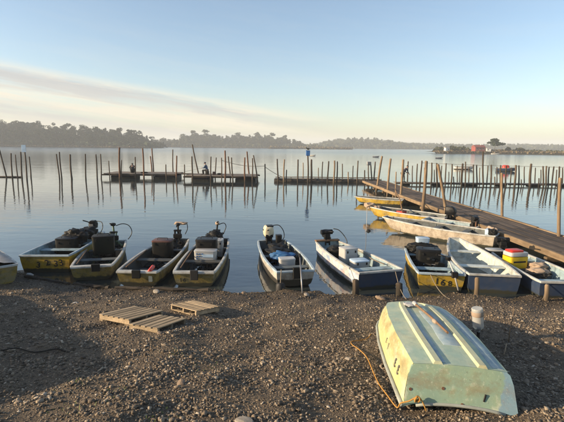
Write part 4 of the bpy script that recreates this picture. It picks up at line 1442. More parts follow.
def heap(label, b, t0, t1, n, seed, top=.55, mats=('charcoal', 'black', 'greymotor'), name='tackle_heap', uw=.75, cat='tackle'):
    """a jumble of tackle nobody could sort apart: small cases, tubes, coils, in one pile"""
    r = random.Random(seed)
    mb = MB()
    mi = []
    o0 = b.at(0, (t0 + t1) / 2, 0)
    for i in range(n):
        t = r.uniform(t0, t1)
        u = r.uniform(-1, 1) * (b.w(t) - .12) * uw
        z = b.floor(t) + .03 + (top - .05) * r.random() ** 1.6 * max(.25, 1 - .5 * abs(u) / b.w(t))
        p = b.at(u, t, z) - o0
        f0_ = len(mb.f)
        k = r.random()
        rot = Matrix.Rotation(r.uniform(0, 6.28), 3, 'Z') @ Matrix.Rotation(r.uniform(-.5, .5), 3, 'X') @ Matrix.Rotation(r.uniform(-.4, .4), 3, 'Y')
        if k < .55:
            mb.box(p, (r.uniform(.06, .26), r.uniform(.05, .2), r.uniform(.04, .16)), .012, rot)
        elif k < .8:
            d = rot @ Vector((r.uniform(.12, .5), 0, 0))
            mb.tube([p - d / 2, p, p + d / 2], r.choice([.012, .018, .035, .05]), 7)
        else:
            rr = r.uniform(.06, .13)
            mb.tube([p + rot @ Vector((rr * math.cos(a) * (1 + .1 * math.sin(3 * a)), rr * math.sin(a), .02 * math.sin(2 * a))) for a in [q * .52 for q in range(14)]], .012, 6)
        j = 0 if r.random() < .6 else r.randrange(len(mats))
        mi += [j] * (len(mb.f) - f0_)
    me = mb.mesh(name)
    for m in mats:
        me.materials.append(M[m])
    me.polygons.foreach_set('material_index', mi)
    return tag(obj(name, me, None, o0), label, cat)


# ---- the moored boats, left to right ---------------------------------------
B0 = Boat('dull yellow boat at the left edge under a grey tarpaulin', (-7.03, 9.75), (-9.3, 12.25), 1.28, 1.30, 1.1, .46, 'yellow_dirty', 'in_grey', 'rim', dz=.16, pitch=-.03)
tm = MB()
rg = []
for i in range(9):
    t = i / 8
    w = B0.w(.02 + .9 * t) - .02
    rg.append([(u * w, -B0.L / 2 + (.02 + .9 * t) * B0.L, B0.gz_(t) + .03 + .10 * (1 - u * u) + .025 * math.sin(7 * u + 5 * t) + (0 if abs(u) < .95 else -.05)) for u in (-1.05, -.9, -.6, -.3, 0, .3, .6, .9, 1.05)])
tm.loft(rg, False, False)
o = tm.build('tarpaulin', M['tarp_grey'], None, True, B0.root.location, B0.root.rotation_euler)
tag(o, 'grey tarpaulin stretched over the boat at the left edge', 'tarpaulin')

B1 = Boat('bright yellow boat with blue inside and the number 33 on its bow', (-6.82, 11.8), (-7.0, 15.2), 1.38, 1.36, 1.0, .50, 'yellow', 'in_blue', 'rim_blue', bow='yellow', rake_n=.10, rise=.0, sheer=.02, thw=(.34, .6))
for ch_, u, z_, sz_, rl in (('3', -.20, .22, .25, .25), ('2', .06, .29, .25, -.2), ('3', .30, .26, .27, .08), ('3', .45, .29, .27, -.1)):
    B1.bow_text(ch_, sz_, u, z_, 'ink', rl, .10, .5)
outboard(B1, .05, 0, 'cowl', 'charcoal', 'charcoal', (-.1, -.5, .22), [(.1, .1, .4), (.35, 0, .38), (.42, -.1, .2), (.36, -.2, .0)], scale=.85)
gear('gear_box', 'black box amidships in the blue-lined yellow boat', 'box', B1.at(-.04, .46, B1.floor(.46)), B1.a, (.60, .44, .74), 'charcoal', 'black')
clutter('dark gear bag heaped behind the black box in the blue-lined yellow boat', [(B1.at(.05, .62, .62), (.36, .34, .24)), (B1.at(.18, .76, .62), (.28, .34, .2))], 'charcoal', seed=1)
gear('battery_box', 'black battery box near the stern of the blue-lined yellow boat', 'box', B1.at(-.2, .84, B1.floor(.84)), B1.a, (.34, .3, .42), 'black', 'charcoal')

B2 = Boat('white-rimmed yellow boat with olive box and looped hose', (-5.14, 11.05), (-5.93, 14.35), 1.02, 1.20, 1.0, .38, 'yellow_dirty', 'in_grey', 'rim', thw=(.36, .72), rise=.14)
outboard(B2, .1, -.02, 'electric', 'charcoal', 'greenmotor', (-.05, -.32, .10),
         [(.08, .08, .52), (.3, .1, .58), (.50, .06, .52), (.60, 0, .36), (.58, -.05, .2), (.48, -.1, .06)], scale=1.25)
gear('gear_box', 'large olive lidded box in the boat with the looped hose', 'box', B2.at(.0, .60, .30), B2.a + .05, (.64, .46, .52), 'olive', 'charcoal')
gear('battery_box', 'pale battery box beside the olive box', 'box', B2.at(.38, .72, B2.floor(.72)), B2.a, (.20, .26, .34), 'canvas', None, latch=False)
clutter('brown sack in the bow well of the boat with the olive box', [(B2.at(.12, .25, .10), (.26, .20, .10))], 'rust', seed=4)
MB().box((.0, 0, 0), (.22, .07, .20), .01).build('bow_block', M['charcoal'], B2.root, loc=(.12, -B2.L / 2 - .03, B2.gz_(0) - .03))

B3 = Boat('white-rimmed yellow boat with dark box and red cylinder', (-3.76, 10.60), (-3.72, 14.8), 1.04, 1.22, .82, .38, 'yellow_dirty', 'in_dark', 'rim', thw=(.4, .7), rise=.14)
outboard(B3, .0, -.02, 'electric', 'black', 'charcoal', (.05, -.3, -.02), [(.1, .08, .55), (.30, .1, .56), (.36, .02, .38), (.30, -.1, .2)], scale=1.1)
tag(clutter('cream cover lying over the motor head of the boat with the red cylinder', [(B3.at(.10, 1.03, .92), (.24, .12, .05))], 'canvas', 'motor_cover', 'cover', 5))
gb_ = gear('gear_box', 'dark box with dull red lid and round badge', 'box', B3.at(-.04, .60, .22), B3.a, (.60, .46, .46), 'charcoal', 'darkred')
MB().tube([(0, -.218, .30), (0, -.212, .30)], .075, 18).build('badge', M['rust'], gb_)
clutter('dark folded sheet in the bow of the boat with the red cylinder', [(B3.at(-.1, .22, .12), (.34, .3, .08))], 'coat_dark', 'folded_sheet', 'sheet', 6)
rc = empty('red_cylinder', B3.at(.34, .02, .42), B3.a, 'red cylinder lying over the bow rim of the third yellow boat', 'cylinder')
MB().tube([(0, -.10, .03), (0, -.08, .035), (0, .22, .07), (.005, .25, .075)], [.03, .052, .052, .03], 12).build('body', M['red'], rc, 40)
MB().tube([(.005, .25, .075), (.006, .33, .085)], .014, 8).build('nozzle', M['black'], rc)
MB().box((0, -.02, -.14), (.10, .05, .26), .01).build('bracket', M['cream'], rc)
MB().box((.0, 0, 0), (.22, .07, .22), .01).build('bow_block', M['charcoal'], B3.root, loc=(.0, -B3.L / 2 - .03, B3.gz_(0) - .05))

B4 = Boat('white-rimmed yellow boat numbered 14 loaded with white and black boxes', (-2.28, 10.60), (-2.36, 14.9), 1.05, 1.22, .9, .38, 'yellow_dirty', 'in_dark', 'rim', thw=(.36, .75), rise=.14)
B4.bow_text('14', .17, -.30, .20, 'ink', 0, .14, .4)
outboard(B4, .02, -.02, 'electric', 'canvas', 'charcoal', (.12, -.45, .16), [(.06, .06, .5), (.25, .08, .56), (.34, 0, .45), (.26, -.12, .2)], scale=1.2)
clutter('dark engine cover at the stern of the boat numbered 14', [(B4.at(.0, .92, .44), (.30, .26, .24))], 'charcoal', 'engine_cover', 'cover', 8)
wb = gear('cooler_box', 'white cooler with blue-grey spotted side in boat numbered 14', 'cooler', B4.at(.03, .42, .20), B4.a, (.66, .34, .36), 'white', 'white', .03, False, False)
for k_ in range(7):
    MB().box((-.24 + .08 * (k_ % 3), -.174, .30 - .075 * (k_ // 3)), (.035, .012, .035), .003).build('blue_spot', M['blue'], wb)
MB().box((.08, -.174, .24), (.34, .012, .09), .003).build('label_panel', M['paleblue'], wb)
gear('gear_box', 'black lidded box stacked behind the white cooler in boat 14', 'box', B4.at(-.02, .54, .14), B4.a, (.64, .46, .62), 'charcoal', 'black', .07)
rk = empty('wire_rack', B4.at(.03, .30, B4.floor(.3)), B4.a, 'black bar rack standing before the white cooler', 'rack')
for z_ in (.05, .19, .32):
    MB().tube([(-.29, 0, z_), (.29, 0, z_)], .013, 7).build('bar', M['black'], rk)
for u in (-.29, -.05, .12, .29):
    MB().tube([(u, 0, 0), (u, .01, .34)], .012, 7).build('upright', M['black'], rk)
gear('tackle_box', 'grey tackle box right of the black box in boat 14', 'box', B4.at(.24, .70, .1), B4.a, (.34, .38, .50), 'greymotor', 'greymotor')
MB().box((.0, 0, 0), (.20, .07, .26), .01).build('bow_block', M['blackrub'], B4.root, loc=(.02, -B4.L / 2 - .03, B4.gz_(0) - .06))
for bt, k in ((B2, -1), (B3, -1), (B4, -1)):
    tx_ = {id(B2): 'boat with olive box', id(B3): 'boat with red cylinder', id(B4): 'boat numbered 14'}[id(bt)]
    p, q = bt.at(k * .42, .10, .44), bt.at(k * .46, .52, .46)
    rope('oar', 'wooden oar laid along the left gunwale of the ' + tx_, [p, q], .017, 'stick', 'oar', 8)

for bt in (B2, B3, B4):
    w = bt.w(.03) - .02
    MB().add([(-bt.w(0) * .97, -bt.L / 2 + .01, bt.gz_(0) + .022), (bt.w(0) * .97, -bt.L / 2 + .01, bt.gz_(0) + .022), (w, -bt.L / 2 + .13, bt.gz_(.03) + .022), (-w, -bt.L / 2 + .13, bt.gz_(.03) + .022),
              (-bt.w(0) * .97, -bt.L / 2 + .01, bt.gz_(0) - .01), (bt.w(0) * .97, -bt.L / 2 + .01, bt.gz_(0) - .01), (w, -bt.L / 2 + .13, bt.gz_(.03) - .01), (-w, -bt.L / 2 + .13, bt.gz_(.03) - .01)],
             [(0, 1, 2, 3), (7, 6, 5, 4), (0, 4, 5, 1), (1, 5, 6, 2), (2, 6, 7, 3), (3, 7, 4, 0)]).build('bow_deck', M['rim'], bt.root)

B5 = Boat('white boat with blue-white rim and pale motor floating alone mid-row', (.375, 10.62), (-.35, 14.45), 1.0, 1.22, .95, .44, 'white_hull_b', 'in_grey', 'rim_blue', rake_n=.12, rise=.18, thw=(.2, .55), draft=.12)
outboard(B5, -.10, -.02, 'cowl', 'cream', 'charcoal', (-.1, -.35, .05), [(.1, .1, .5), (.35, .08, .52), (.5, 0, .35), (.52, -.1, .15), (.42, -.2, .02)], scale=1.15)
gear('battery_box', 'small black box on the motor bracket of the white boat', 'box', B5.at(.2, .93, .42), B5.a, (.2, .2, .24), 'charcoal', 'black', .03, False)
gear('cooler_box', 'white cooler box in the middle of the white boat', 'cooler', B5.at(.02, .33, .08), B5.a, (.46, .30, .38), 'white', 'white', .05, False, False)
clutter('blue sheet bundled behind the white cooler', [(B5.at(.0, .46, .42), (.36, .20, .12))], 'bluetarp', 'blue_sheet', 'sheet', 11)
clutter('black bag at the foot of the white cooler', [(B5.at(-.05, .22, .16), (.30, .14, .10))], 'charcoal', seed=12)
clutter('dark heap of nets amidships in the white boat', [(B5.at(-.05, .62, .30), (.38, .38, .20)), (B5.at(.1, .76, .34), (.3, .34, .2))], 'charcoal', 'net_heap', 'net', 13)
clutter('dark coiled line along the right side of the white boat', [(B5.at(.38, .48, .38), (.10, .24, .08))], 'coat_dark', 'line_coil', 'line', 14)
MB().box((0, 0, 0), (.20, .08, .30), .012).build('bow_block', M['charcoal'], B5.root, loc=(.02, -B5.L / 2 - .02, B5.gz_(0) - .04))
pl = empty('metal_pole', (.52, 9.86, gz(.52, 9.86) - .05), 0, 'thin metal pole leaning on the white boat bow', 'pole')
MB().tube([(0, 0, 0), (-.02, .32, .36), (-.05, .72, .80)], [.020, .02, .018], 9).build('shaft', M['steel'], pl, True)
MB().tube([(-.05, .70, .78), (-.053, .76, .85)], .028, 9).build('grip', M['black'], pl)
ty = empty('rubber_fender', (-.02, 10.32, .12), .2, 'black rubber fender under the white boat bow', 'fender')
MB().rloft([((0, 0, -.12), .08, .08), ((0, 0, -.09), .12, .12), ((0, 0, .10), .12, .12), ((0, 0, .15), .08, .08)], 14, 2).build('body', M['blackrub'], ty, 40)
MB().tube([(0, 0, .15), (.02, .05, .32), (.04, .12, .46)], .012, 6).build('rope', M['rope'], ty)

B6 = Boat('patchy blue and white boat with navy bow and white crates', (2.6, 10.62), (1.55, 14.2), 1.28, 1.24, .80, .48, 'motley', 'in_blue', 'rim', bow='navy', rake_n=.12, rise=.12, sheer=.03, thw=(.16, .80))
outboard(B6, .0, -.02, 'engine', 'black', 'charcoal', (.1, -.3, .05), [(.25, .08, .42), (.42, 0, .38), (.55, -.15, .22), (.60, -.3, .05), (.55, -.4, -.1)])
MB().box((0, 0, 0), (.86, .16, .05), .01).build('stern_board', M['stick'], B6.root, loc=(0, B6.L / 2 - .03, B6.zg + .045))
gear('crate', 'tall white crate amidships in the navy-bowed boat', 'crate', B6.at(-.04, .52, .12), B6.a + .1, (.48, .40, .54), 'white', 'white', .04, False)
gear('crate', 'low white crate in front of the tall crate', 'crate', B6.at(.06, .37, .06), B6.a, (.50, .38, .36), 'white', 'paleblue', .04, False)
gear('battery_box', 'black box on the right of the white crates', 'box', B6.at(.40, .50, B6.floor(.5)), B6.a, (.22, .30, .36), 'charcoal', 'black', .04, False)
clutter('dark tackle heap behind the tall white crate', [(B6.at(-.12, .72, .38), (.26, .30, .18)), (B6.at(.12, .78, .36), (.18, .2, .14))], 'charcoal', 'tackle_heap', 'tackle', 16)
MB().box((0, 0, 0), (.7, .26, .03), .008).build('hatch', M['in_white'], B6.root, loc=(-.05, -B6.L / 2 + .36, .36))
rope('rope', 'thin line looped along the inside right of the navy-bowed boat', [B6.at(.50, .2, .46), B6.at(.54, .4, .40), B6.at(.55, .6, .44), B6.at(.42, .8, .46)], .014, 'rope')

B7 = Boat('yellow boat numbered 168 with black cooler and bow motor', (4.17, 10.62), (4.50, 13.45), 1.18, 1.14, .92, .44, 'yellow', 'in_blue', 'rim_blue', rake_n=.08, rise=.08, sheer=.02, thw=(.30, .86))
B7.bow_text('1', .24, -.10, .24, 'ink', 0, .08, .5)
B7.bow_text('6', .24, .05, .21, 'ink', .1, .08, .5)
B7.bow_text('8', .20, .23, .19, 'ink', -.1, .08, .5)
gear('cooler_box', 'black cooler with pale stripe in the yellow boat numbered 168', 'cooler', B7.at(.02, .60, .14), B7.a, (.66, .46, .52), 'charcoal', 'black', .07, True, True, stripe='greymotor')
clutter('dark tarpaulin heap at the stern of the yellow boat numbered 168', [(B7.at(-.05, .93, .52), (.36, .24, .16)), (B7.at(.28, .96, .50), (.22, .2, .12))], 'charcoal', 'tarpaulin_heap', 'tarpaulin', 18)
gear('tray', 'pale blue tray resting on the dark stern heap', 'tray', B7.at(.06, .98, .66), B7.a + .1, (.40, .28, .14), 'paleblue', 'paleblue', .03, False, False)
tmo = empty('trolling_motor', B7.at(.33, -.01, .40), B7.a, 'electric trolling motor with white shaft clamped on the yellow bow', 'motor')
MB().box((-.02, .0, .06), (.16, .12, .16), .015).build('clamp', M['black'], tmo)
MB().tube([(-.16, .14, .42), (-.04, -.02, .10), (.08, -.10, -.34)], .022, 9).build('shaft', M['white'], tmo, True)
MB().rloft([((-.17, .15, .40), .05, .08), ((-.17, .15, .44), .07, .10), ((-.17, .15, .50), .06, .09)], 12, 3).build('control_head', M['black'], tmo, 40)
MB().tube([(.05, -.18, -.36), (.08, -.10, -.36), (.11, .04, -.36)], [.02, .045, .03], 10).build('motor_pod', M['black'], tmo, 40)
MB().tube([(-.16, .15, .46), (-.30, .22, .50), (-.40, .26, .50)], .016, 7).build('tiller', M['black'], tmo, True)

B8 = Boat('empty navy boat with clean white inside and pointed far bow', (5.45, 10.42), (5.92, 14.2), 1.26, 1.26, .34, .50, 'navy', 'in_white', 'rim', rake_n=.06, rake_f=.30, rise=.0, sheer=.0, sheer_f=.14, rise_f=.25, thw=(.30, .70), rimw=.07)
B9 = Boat('navy boat at the right edge carrying the yellow cooler', (7.02, 9.98), (7.22, 13.5), 1.30, 1.26, .9, .42, 'navy', 'in_blue', 'rim', rake_n=.10, rise=.06, thw=(.12, .75))
yc = gear('cooler_box', 'yellow cooler with white band and red lid in the right-edge boat', 'cooler', B9.at(-.30, .58, .26), B9.a + .25, (.60, .40, .34), 'yel_plastic', None, .05, False, False)
MB().rloft([((0, 0, .363), .292, .20), ((0, 0, .45), .292, .20), ((0, 0, .47), .28, .19)], 20, 7).build('white_band', M['white'], yc, 40)
MB().rloft([((-.03, .02, .472), .22, .15), ((-.03, .02, .51), .22, .15), ((-.03, .02, .525), .20, .13)], 20, 6).build('lid', M['red'], yc, 40)
MB().box((0, -.193, .20), (.40, .02, .05), .005).build('handle', M['black'], yc)
gear('crate', 'flat white-lidded crate left of the yellow cooler', 'crate', B9.at(-.38, .92, .22), B9.a, (.50, .30, .24), 'charcoal', 'white', .05, False)
clutter('greyish net heap right of the yellow cooler', [(B9.at(.30, .55, .30), (.26, .22, .14)), (B9.at(.12, .44, .24), (.3, .2, .12))], 'canvas', 'net_heap', 'net', 21)
clutter('dark bag before the yellow cooler in the right-edge boat', [(B9.at(-.15, .38, .18), (.32, .22, .12))], 'charcoal', seed=22)
outboard(B9, .0, -.02, 'engine', 'charcoal', 'charcoal', (-.1, -.4, .1), None)

heap('jumble of dark tackle around the black box of the blue-lined yellow boat', B1, .50, .97, 60, 101, .85)
heap('jumble of dark tackle aft of the olive box', B2, .50, .98, 48, 102, .62, ('charcoal', 'black', 'greenmotor'))
heap('wet ropes and bits in the bow well of the looped-hose boat', B2, .10, .46, 18, 103, .20, ('charcoal', 'rust', 'greymotor'))
heap('jumble of cables and tackle aft of the red-lidded box', B3, .64, .99, 46, 104, .62)
heap('dark bits littering the bow well behind the red cylinder', B3, .08, .50, 22, 105, .18, ('charcoal', 'rust', 'greymotor'))
heap('jumble of dark tackle at the stern of boat numbered 14', B4, .60, .99, 50, 106, .72)
heap('dark bits on the bow floor of boat numbered 14', B4, .08, .34, 16, 107, .20, ('charcoal', 'greymotor', 'black'))
heap('jumble of dark fishing gear in the stern half of the white boat', B5, .46, .97, 70, 108, .56, ('charcoal', 'black', 'bluetarp'))
heap('small bits on the bow floor of the white boat', B5, .08, .30, 14, 109, .2, ('charcoal', 'greymotor', 'white'))
heap('jumble of tackle and tins around the white crates', B6, .42, .92, 34, 110, .42, ('charcoal', 'greymotor', 'white'))
heap('jumble of gear around the black cooler of boat 168', B7, .36, .98, 50, 111, .60, ('charcoal', 'black', 'greymotor'))
heap('jumble of tackle around the yellow cooler', B9, .25, .95, 40, 112, .42, ('charcoal', 'greymotor', 'canvas'))

# boats lying along the left side of the pier, bows to the left
GP = 'boats lying along the left side of the pier'
S1 = Boat('narrow yellow boat farthest out along the pier', (4.9, 28.1), (7.75, 26.9), .5, 1.2, .95, .38, 'yellow', 'in_grey', 'rim', rake_n=.35, sheer=.06, rise=.2, group=GP, thw=(.35, .65))
S2 = Boat('yellow boat with grey-white rim and red tank beside the pier', (4.75, 22.4), (7.85, 19.75), .42, 1.3, 1.0, .46, 'yellow', 'in_grey', 'rim', rake_n=.35, sheer=.12, rise=.25, group=GP, thw=(.3, .55, .78), rimw=.09)
S3 = Boat('weathered white boat with three letters on its bow beside the pier', (4.62, 18.75), (8.22, 15.75), .40, 1.34, 1.1, .48, 'cream_hull', 'in_grey', 'rim', rake_n=.40, sheer=.14, rise=.28, group=GP, thw=(.25, .5, .74), rimw=.09)
S4 = Boat('white boat with red stripe half hidden between two pier boats', (6.55, 19.0), (8.3, 17.45), .8, 1.05, .9, .46, 'white_hull', 'in_blue', 'rim', rake_n=.15, group=GP, thw=(.4,))
MB().box((0, 0, 0), (.03, 1.2, .07), .005).build('red_stripe', M['red'], S4.root, loc=(-.515, .1, .40), rot=(0, R(-6), 0))
outboard(S2, .0, -.02, 'cowl', 'black', 'charcoal', (-.1, -.4, .1), None, scale=1.15)
outboard(S4, .0, -.30, 'engine', 'black', 'charcoal', (-.1, -.4, .1), None)
gear('fuel_tank', 'red fuel tank on the seat of the yellow pier boat', 'tank', S2.at(.1, .44, .24), S2.a, (.34, .44, .28), 'red', 'darkred', .03, True, False)
clutter('cream cloth bundle tied over the bow of the yellow pier boat', [(S2.at(.0, -.02, .60), (.26, .34, .14)), (S2.at(.06, .10, .56), (.2, .2, .10))], 'canvas', 'cloth_bundle', 'bundle', 31)
clutter('cream canvas cover bunched at the stern of the weathered white boat', [(S3.at(-.42, .93, .38), (.16, .34, .26))], 'canvas', 'canvas_cover', 'cover', 32)
gear('tray', 'pale blue tray on the stern of the weathered white boat', 'tray', S3.at(-.12, .93, .40), S3.a, (.38, .30, .18), 'paleblue', 'paleblue', .03, False, False)
clutter('black bird-like bundle of gear on the stern between white pier boats', [(S3.at(.30, .97, .55), (.14, .16, .16))], 'charcoal', seed=33)
# lettering on the side of the weathered white boat (its left flank faces the shore)
for ch_, t in (('K', .16), ('K', .225), ('S', .29)):
    w = S3.w(t)
    zt = S3.gz_(t)
    v = S3.vv(t, .35)
    slope = (S3.w(t + .03) - S3.w(t - .03)) / (.06 * S3.L)
    text_mesh(ch_, .20, 'ink_g', S3.hull, (-w * .975 - .008, v, zt - .19), (R(90), 0, R(-90) + math.atan(slope))) 
rope('boat_pole', 'thin wooden pole leaning across the yellow pier boats', [(7.16 * .92, 24.6, 1.28), (6.3, 22.4, .9), (6.02, 20.9, .50)], .03, 'stick', 'pole', 8)
mp = empty('marker_stick', (3.75, 18.47, 0), 0, 'thin pale stick with dark float standing in open water', 'stick')
MB().tube([(0, 0, -.6), (.01, 0, .5), (.0, 0, 1.05)], .012, 7).build('stick', M['white'], mp)
MB().rloft([((.1, 0, -.05), .05, .05), ((.1, 0, 0), .11, .06), ((.1, 0, .05), .09, .05), ((.1, 0, .08), .03, .03)], 12, 2).build('float', M['blackrub'], mp, True)

# stumps and stakes at the water's edge
for (x, y, h, r_, lab) in ((1.86, 10.14, .40, .085, 'short stump at the left corner of the navy bow with crates'),
                           (2.98, 10.26, .34, .085, 'dark short stump before the right half of the crate boat bow'),
                           (4.80, 9.98, .46, .055, 'thin brown stake between the 168 boat and the empty navy boat'),
                           (6.36, 9.72, .40, .05, 'rough stake at the left corner of the right-edge boat')):
    z0 = gz(x, y)
    o = MB().tube([(0, 0, -.2), (.005, 0, h * .4), (-.008, .01, h * .92), (-.006, .012, h)], [r_ * 1.08, r_, r_ * .95, r_ * .7], 10, jit=.12).build('stump', M['post' if r_ > .08 else 'post_pale'], None, 40, (x, y, z0))
    tag(o, lab, 'stump')
# timber lying along the waterline before the yellow boats
for (a, b, lab) in (((-6.9, 10.98), (-5.5, 10.56), 'dark wet timber lying before the blue-lined yellow boat'), ((-5.35, 10.46), (-4.35, 10.30), 'dark timber lying below the bow of the looped-hose boat'),
                    ((-4.2, 10.26), (-1.8, 10.14), 'long dark timber under the bows of the red-cylinder and 14 boats')):
    a, b = Vector((*a, gz(*a) + .02)), Vector((*b, gz(*b) + .02))
    d = b - a
    o = MB().tube([(d.length * (q / 8 - .5), .02 * math.sin(q * 2.1), .012 * math.sin(q * 3.3)) for q in range(9)], [.040 + .010 * math.sin(q * 1.7) for q in range(9)], 7, jit=.2).build('timber', M['darkwood'], None, False, (a + b) / 2, (0, -math.asin(d.z / d.length), math.atan2(d.y, d.x)))
    tag(o, lab, 'timber')

# mooring lines from bows to the beach
for bt, u, to, lab in ((B7, -.3, (4.0, 9.6), 'slack line from the 168 bow to the shingle'), (B6, .4, (3.0, 9.7), 'slack line from the navy crate-boat bow to the shingle'),
                       (B9, -.5, (6.3, 9.75), 'slack line from the right-edge boat to its stake')):
    a = bt.at(u, .0, bt.gz_(0))
    b = Vector((*to, gz(*to) + .02))
    rope('mooring_line', lab, [a, b], .010, 'rope', 'rope', 6, .12)

# ================================================================== UPTURNED DINGHY
DG = empty('upturned_dinghy', (1.86, 4.01, gz(1.86, 4.01) - .012), 0, 'faded green dinghy lying upside down on the shingle', 'boat')
DG.rotation_euler = (-math.atan(.150), R(.8), R(-8.8))
ts = [0, .1, .2, .3, .42, .55, .68, .78, .86, .92, .96, .985, 1.0]
GW = lambda t: np.interp(t, [0, .3, .55, .78, .88, .94, .97, .99, 1.0], [.57, .63, .645, .61, .54, .43, .33, .22, .14])
CW = lambda t: np.interp(t, [0, .3, .55, .78, .88, .94, .97, .99, 1.0], [.485, .54, .55, .51, .44, .34, .25, .17, .10])
GY_ = lambda t: 3.92 * t
CY_ = lambda t: .07 + 3.65 * t
HT = lambda t: np.interp(t, [0, .5, .85, 1], [.45, .46, .43, .36])
for sgn in (-1, 1):
    rings = []
    for t in ts:
        g_, c_ = Vector((sgn * GW(t), GY_(t), .02)), Vector((sgn * CW(t), CY_(t), HT(t)))
        m1 = g_.lerp(c_, .35) + Vector((sgn * .015, 0, 0))
        m2 = g_.lerp(c_, .75) + Vector((sgn * .02, 0, 0))
        m3 = c_ + Vector((sgn * .006, 0, -.035))
        rings.append([g_, m1, m2, m3, c_ + Vector((-sgn * .012, 0, .008))])
    sp0 = MB().loft(rings, False, False).build('side_panel', M['dg_side' if sgn < 0 else 'dg_transom'], DG, 60)
    if sgn < 0:
        side_l = sp0
    rs = []
    for t in ts:
        g_ = Vector((sgn * (GW(t) + .012), GY_(t) + .0, .03))
        rs.append(g_)
    MB().tube(rs, .026, 8).build('rubbing_strip', M['dg_rim'], DG, True)
# bow plate closing the blunt end
MB().add([(-.14, 3.92, .02), (.14, 3.92, .02), (.10, 3.72, .35), (-.10, 3.72, .35)], [(0, 1, 2, 3)]).build('bow_plate', M['dg_side'], DG)
rings = []
for t in ts:
    w = CW(t) - .012
    rings.append([(u * w, CY_(t), HT(t) + .008 + .022 * (1 - u * u)) for u in np.linspace(-1, 1, 11)])
MB().loft(rings, False, False).build('bottom', M['dg_bottom'], DG, 60)
# blue-toned strips along the bottom, each a thin raised panel
for (u0, u1, y0, y1) in ((.44, .60, .12, 2.95), (-.02, .30, .75, 2.55), (-.30, -.16, .12, 2.6)):
    rings = []
    for k in range(9):
        y_ = y0 + (y1 - y0) * k / 8
        t = (y_ - .07) / 3.65
        w = CW(t) - .012
        q0, q1 = u0 * w / .5 * .5, u1 * w / .5 * .5
        wig = .012 * math.sin(5 * y_ + u0 * 9)
        f_ = lambda u: HT(t) + .008 + .022 * (1 - (u / w) ** 2)
        q0, q1 = (u0 + wig) * w * 1.6, (u1 + wig) * w * 1.6
        q0, q1 = max(-w * .97, min(w * .97, q0)), max(-w * .97, min(w * .97, q1))
        rings.append([(q0, y_, f_(q0) - .002), (q0 + .008, y_, f_(q0) + .005), ((q0 + q1) / 2, y_, f_((q0 + q1) / 2) + .006), (q1 - .008, y_, f_(q1) + .005), (q1, y_, f_(q1) - .002)])
    MB().loft(rings, True, False).build('blue_strip', M['dg_blue'], DG, 60)
for u in (-.235, .235):
    rings = []
    for k in range(15):
        y_ = .065 + 3.40 * k / 14
        t = (y_ - .07) / 3.65
        w = CW(max(t, 0)) - .012
        x_ = u * w / .5 * (1.0 if t < .7 else 1 - .25 * (t - .7))
        z_ = HT(t) + .008 + .022 * (1 - (x_ / w) ** 2)
        h = .032 * min(1, (14 - k) / 2.5 + .15)
        rings.append([(x_ - .055, y_, z_ - .01), (x_ - .032, y_, z_ + h), (x_ + .032, y_, z_ + h), (x_ + .055, y_, z_ - .01)])
    MB().loft(rings).build('runner', M['dg_runner'], DG, 35)
# transom with arched lower edge
pts = [(-.57, 0, .02)]
for k in range(1, 12):
    q = k / 12
    pts.append((-.57 + 1.14 * q, 0, .02 + .075 * math.sin(math.pi * q) ** .6))
pts.append((.57, 0, .02))
top = [(.523, .07, .34), (.492, .07, .43), (.46, .07, .458), (.2, .07, .476), (0, .07, .479), (-.2, .07, .476), (-.46, .07, .458), (-.492, .07, .43), (-.523, .07, .34)]
tr_ = MB()
f0 = [(x, .07 * z / .45 - .012, z) for x, y, z in pts + top]
b0_ = [(x, y + .04, z) for x, y, z in f0]
n_ = len(f0)
tr_.add(f0 + b0_, [tuple(range(n_)), tuple(range(2 * n_ - 1, n_ - 1, -1))] + [(i, i + n_, (i + 1) % n_ + n_, (i + 1) % n_) for i in range(n_)])
trm = tr_.build('transom', M['dg_transom'], DG)
MB().tube([(p[0] * .93, p[1] + .0, p[2] - .008) for p in pts[1:-1]], .018, 8).build('transom_rail', M['dg_rim'], DG, True)
MB().box((.24, .010, .19), (.018, .012, .08), .004, Matrix.Rotation(R(12), 3, 'Y')).build('drain_mark', M['black'], trm)
for u, z_ in ((-.50, .20), (-.17, .24), (.02, .10)):
    MB().tube([(u, .07 * z_ / .45 - .018, z_), (u, .07 * z_ / .45 - .008, z_)], .016, 10).build('bolt', M['rust'], trm)
# number on the yellow-green side, upside down with the hull
for ch_, t, q, sz_ in (('3', .115, .50, .15), ('3', .17, .52, .15), ('1', .33, .52, .12), ('3', .39, .55, .10)):
    g_, c_ = Vector((-GW(t), GY_(t), .02)), Vector((-CW(t), CY_(t), HT(t)))
    p = g_.lerp(c_, q) + Vector((-.026, 0, 0))
    up = (g_ - c_).normalized()
    xa = Vector((-(GW(t + .05) - GW(t - .05)), .362, 0)).normalized()
    na_ = xa.cross(up).normalized()
    me_o = text_mesh(ch_, sz_, 'ink_g', side_l, (0, 0, 0), None)
    me_o.matrix_local = Matrix.Translation(p) @ Matrix((xa, up, na_)).transposed().to_4x4()

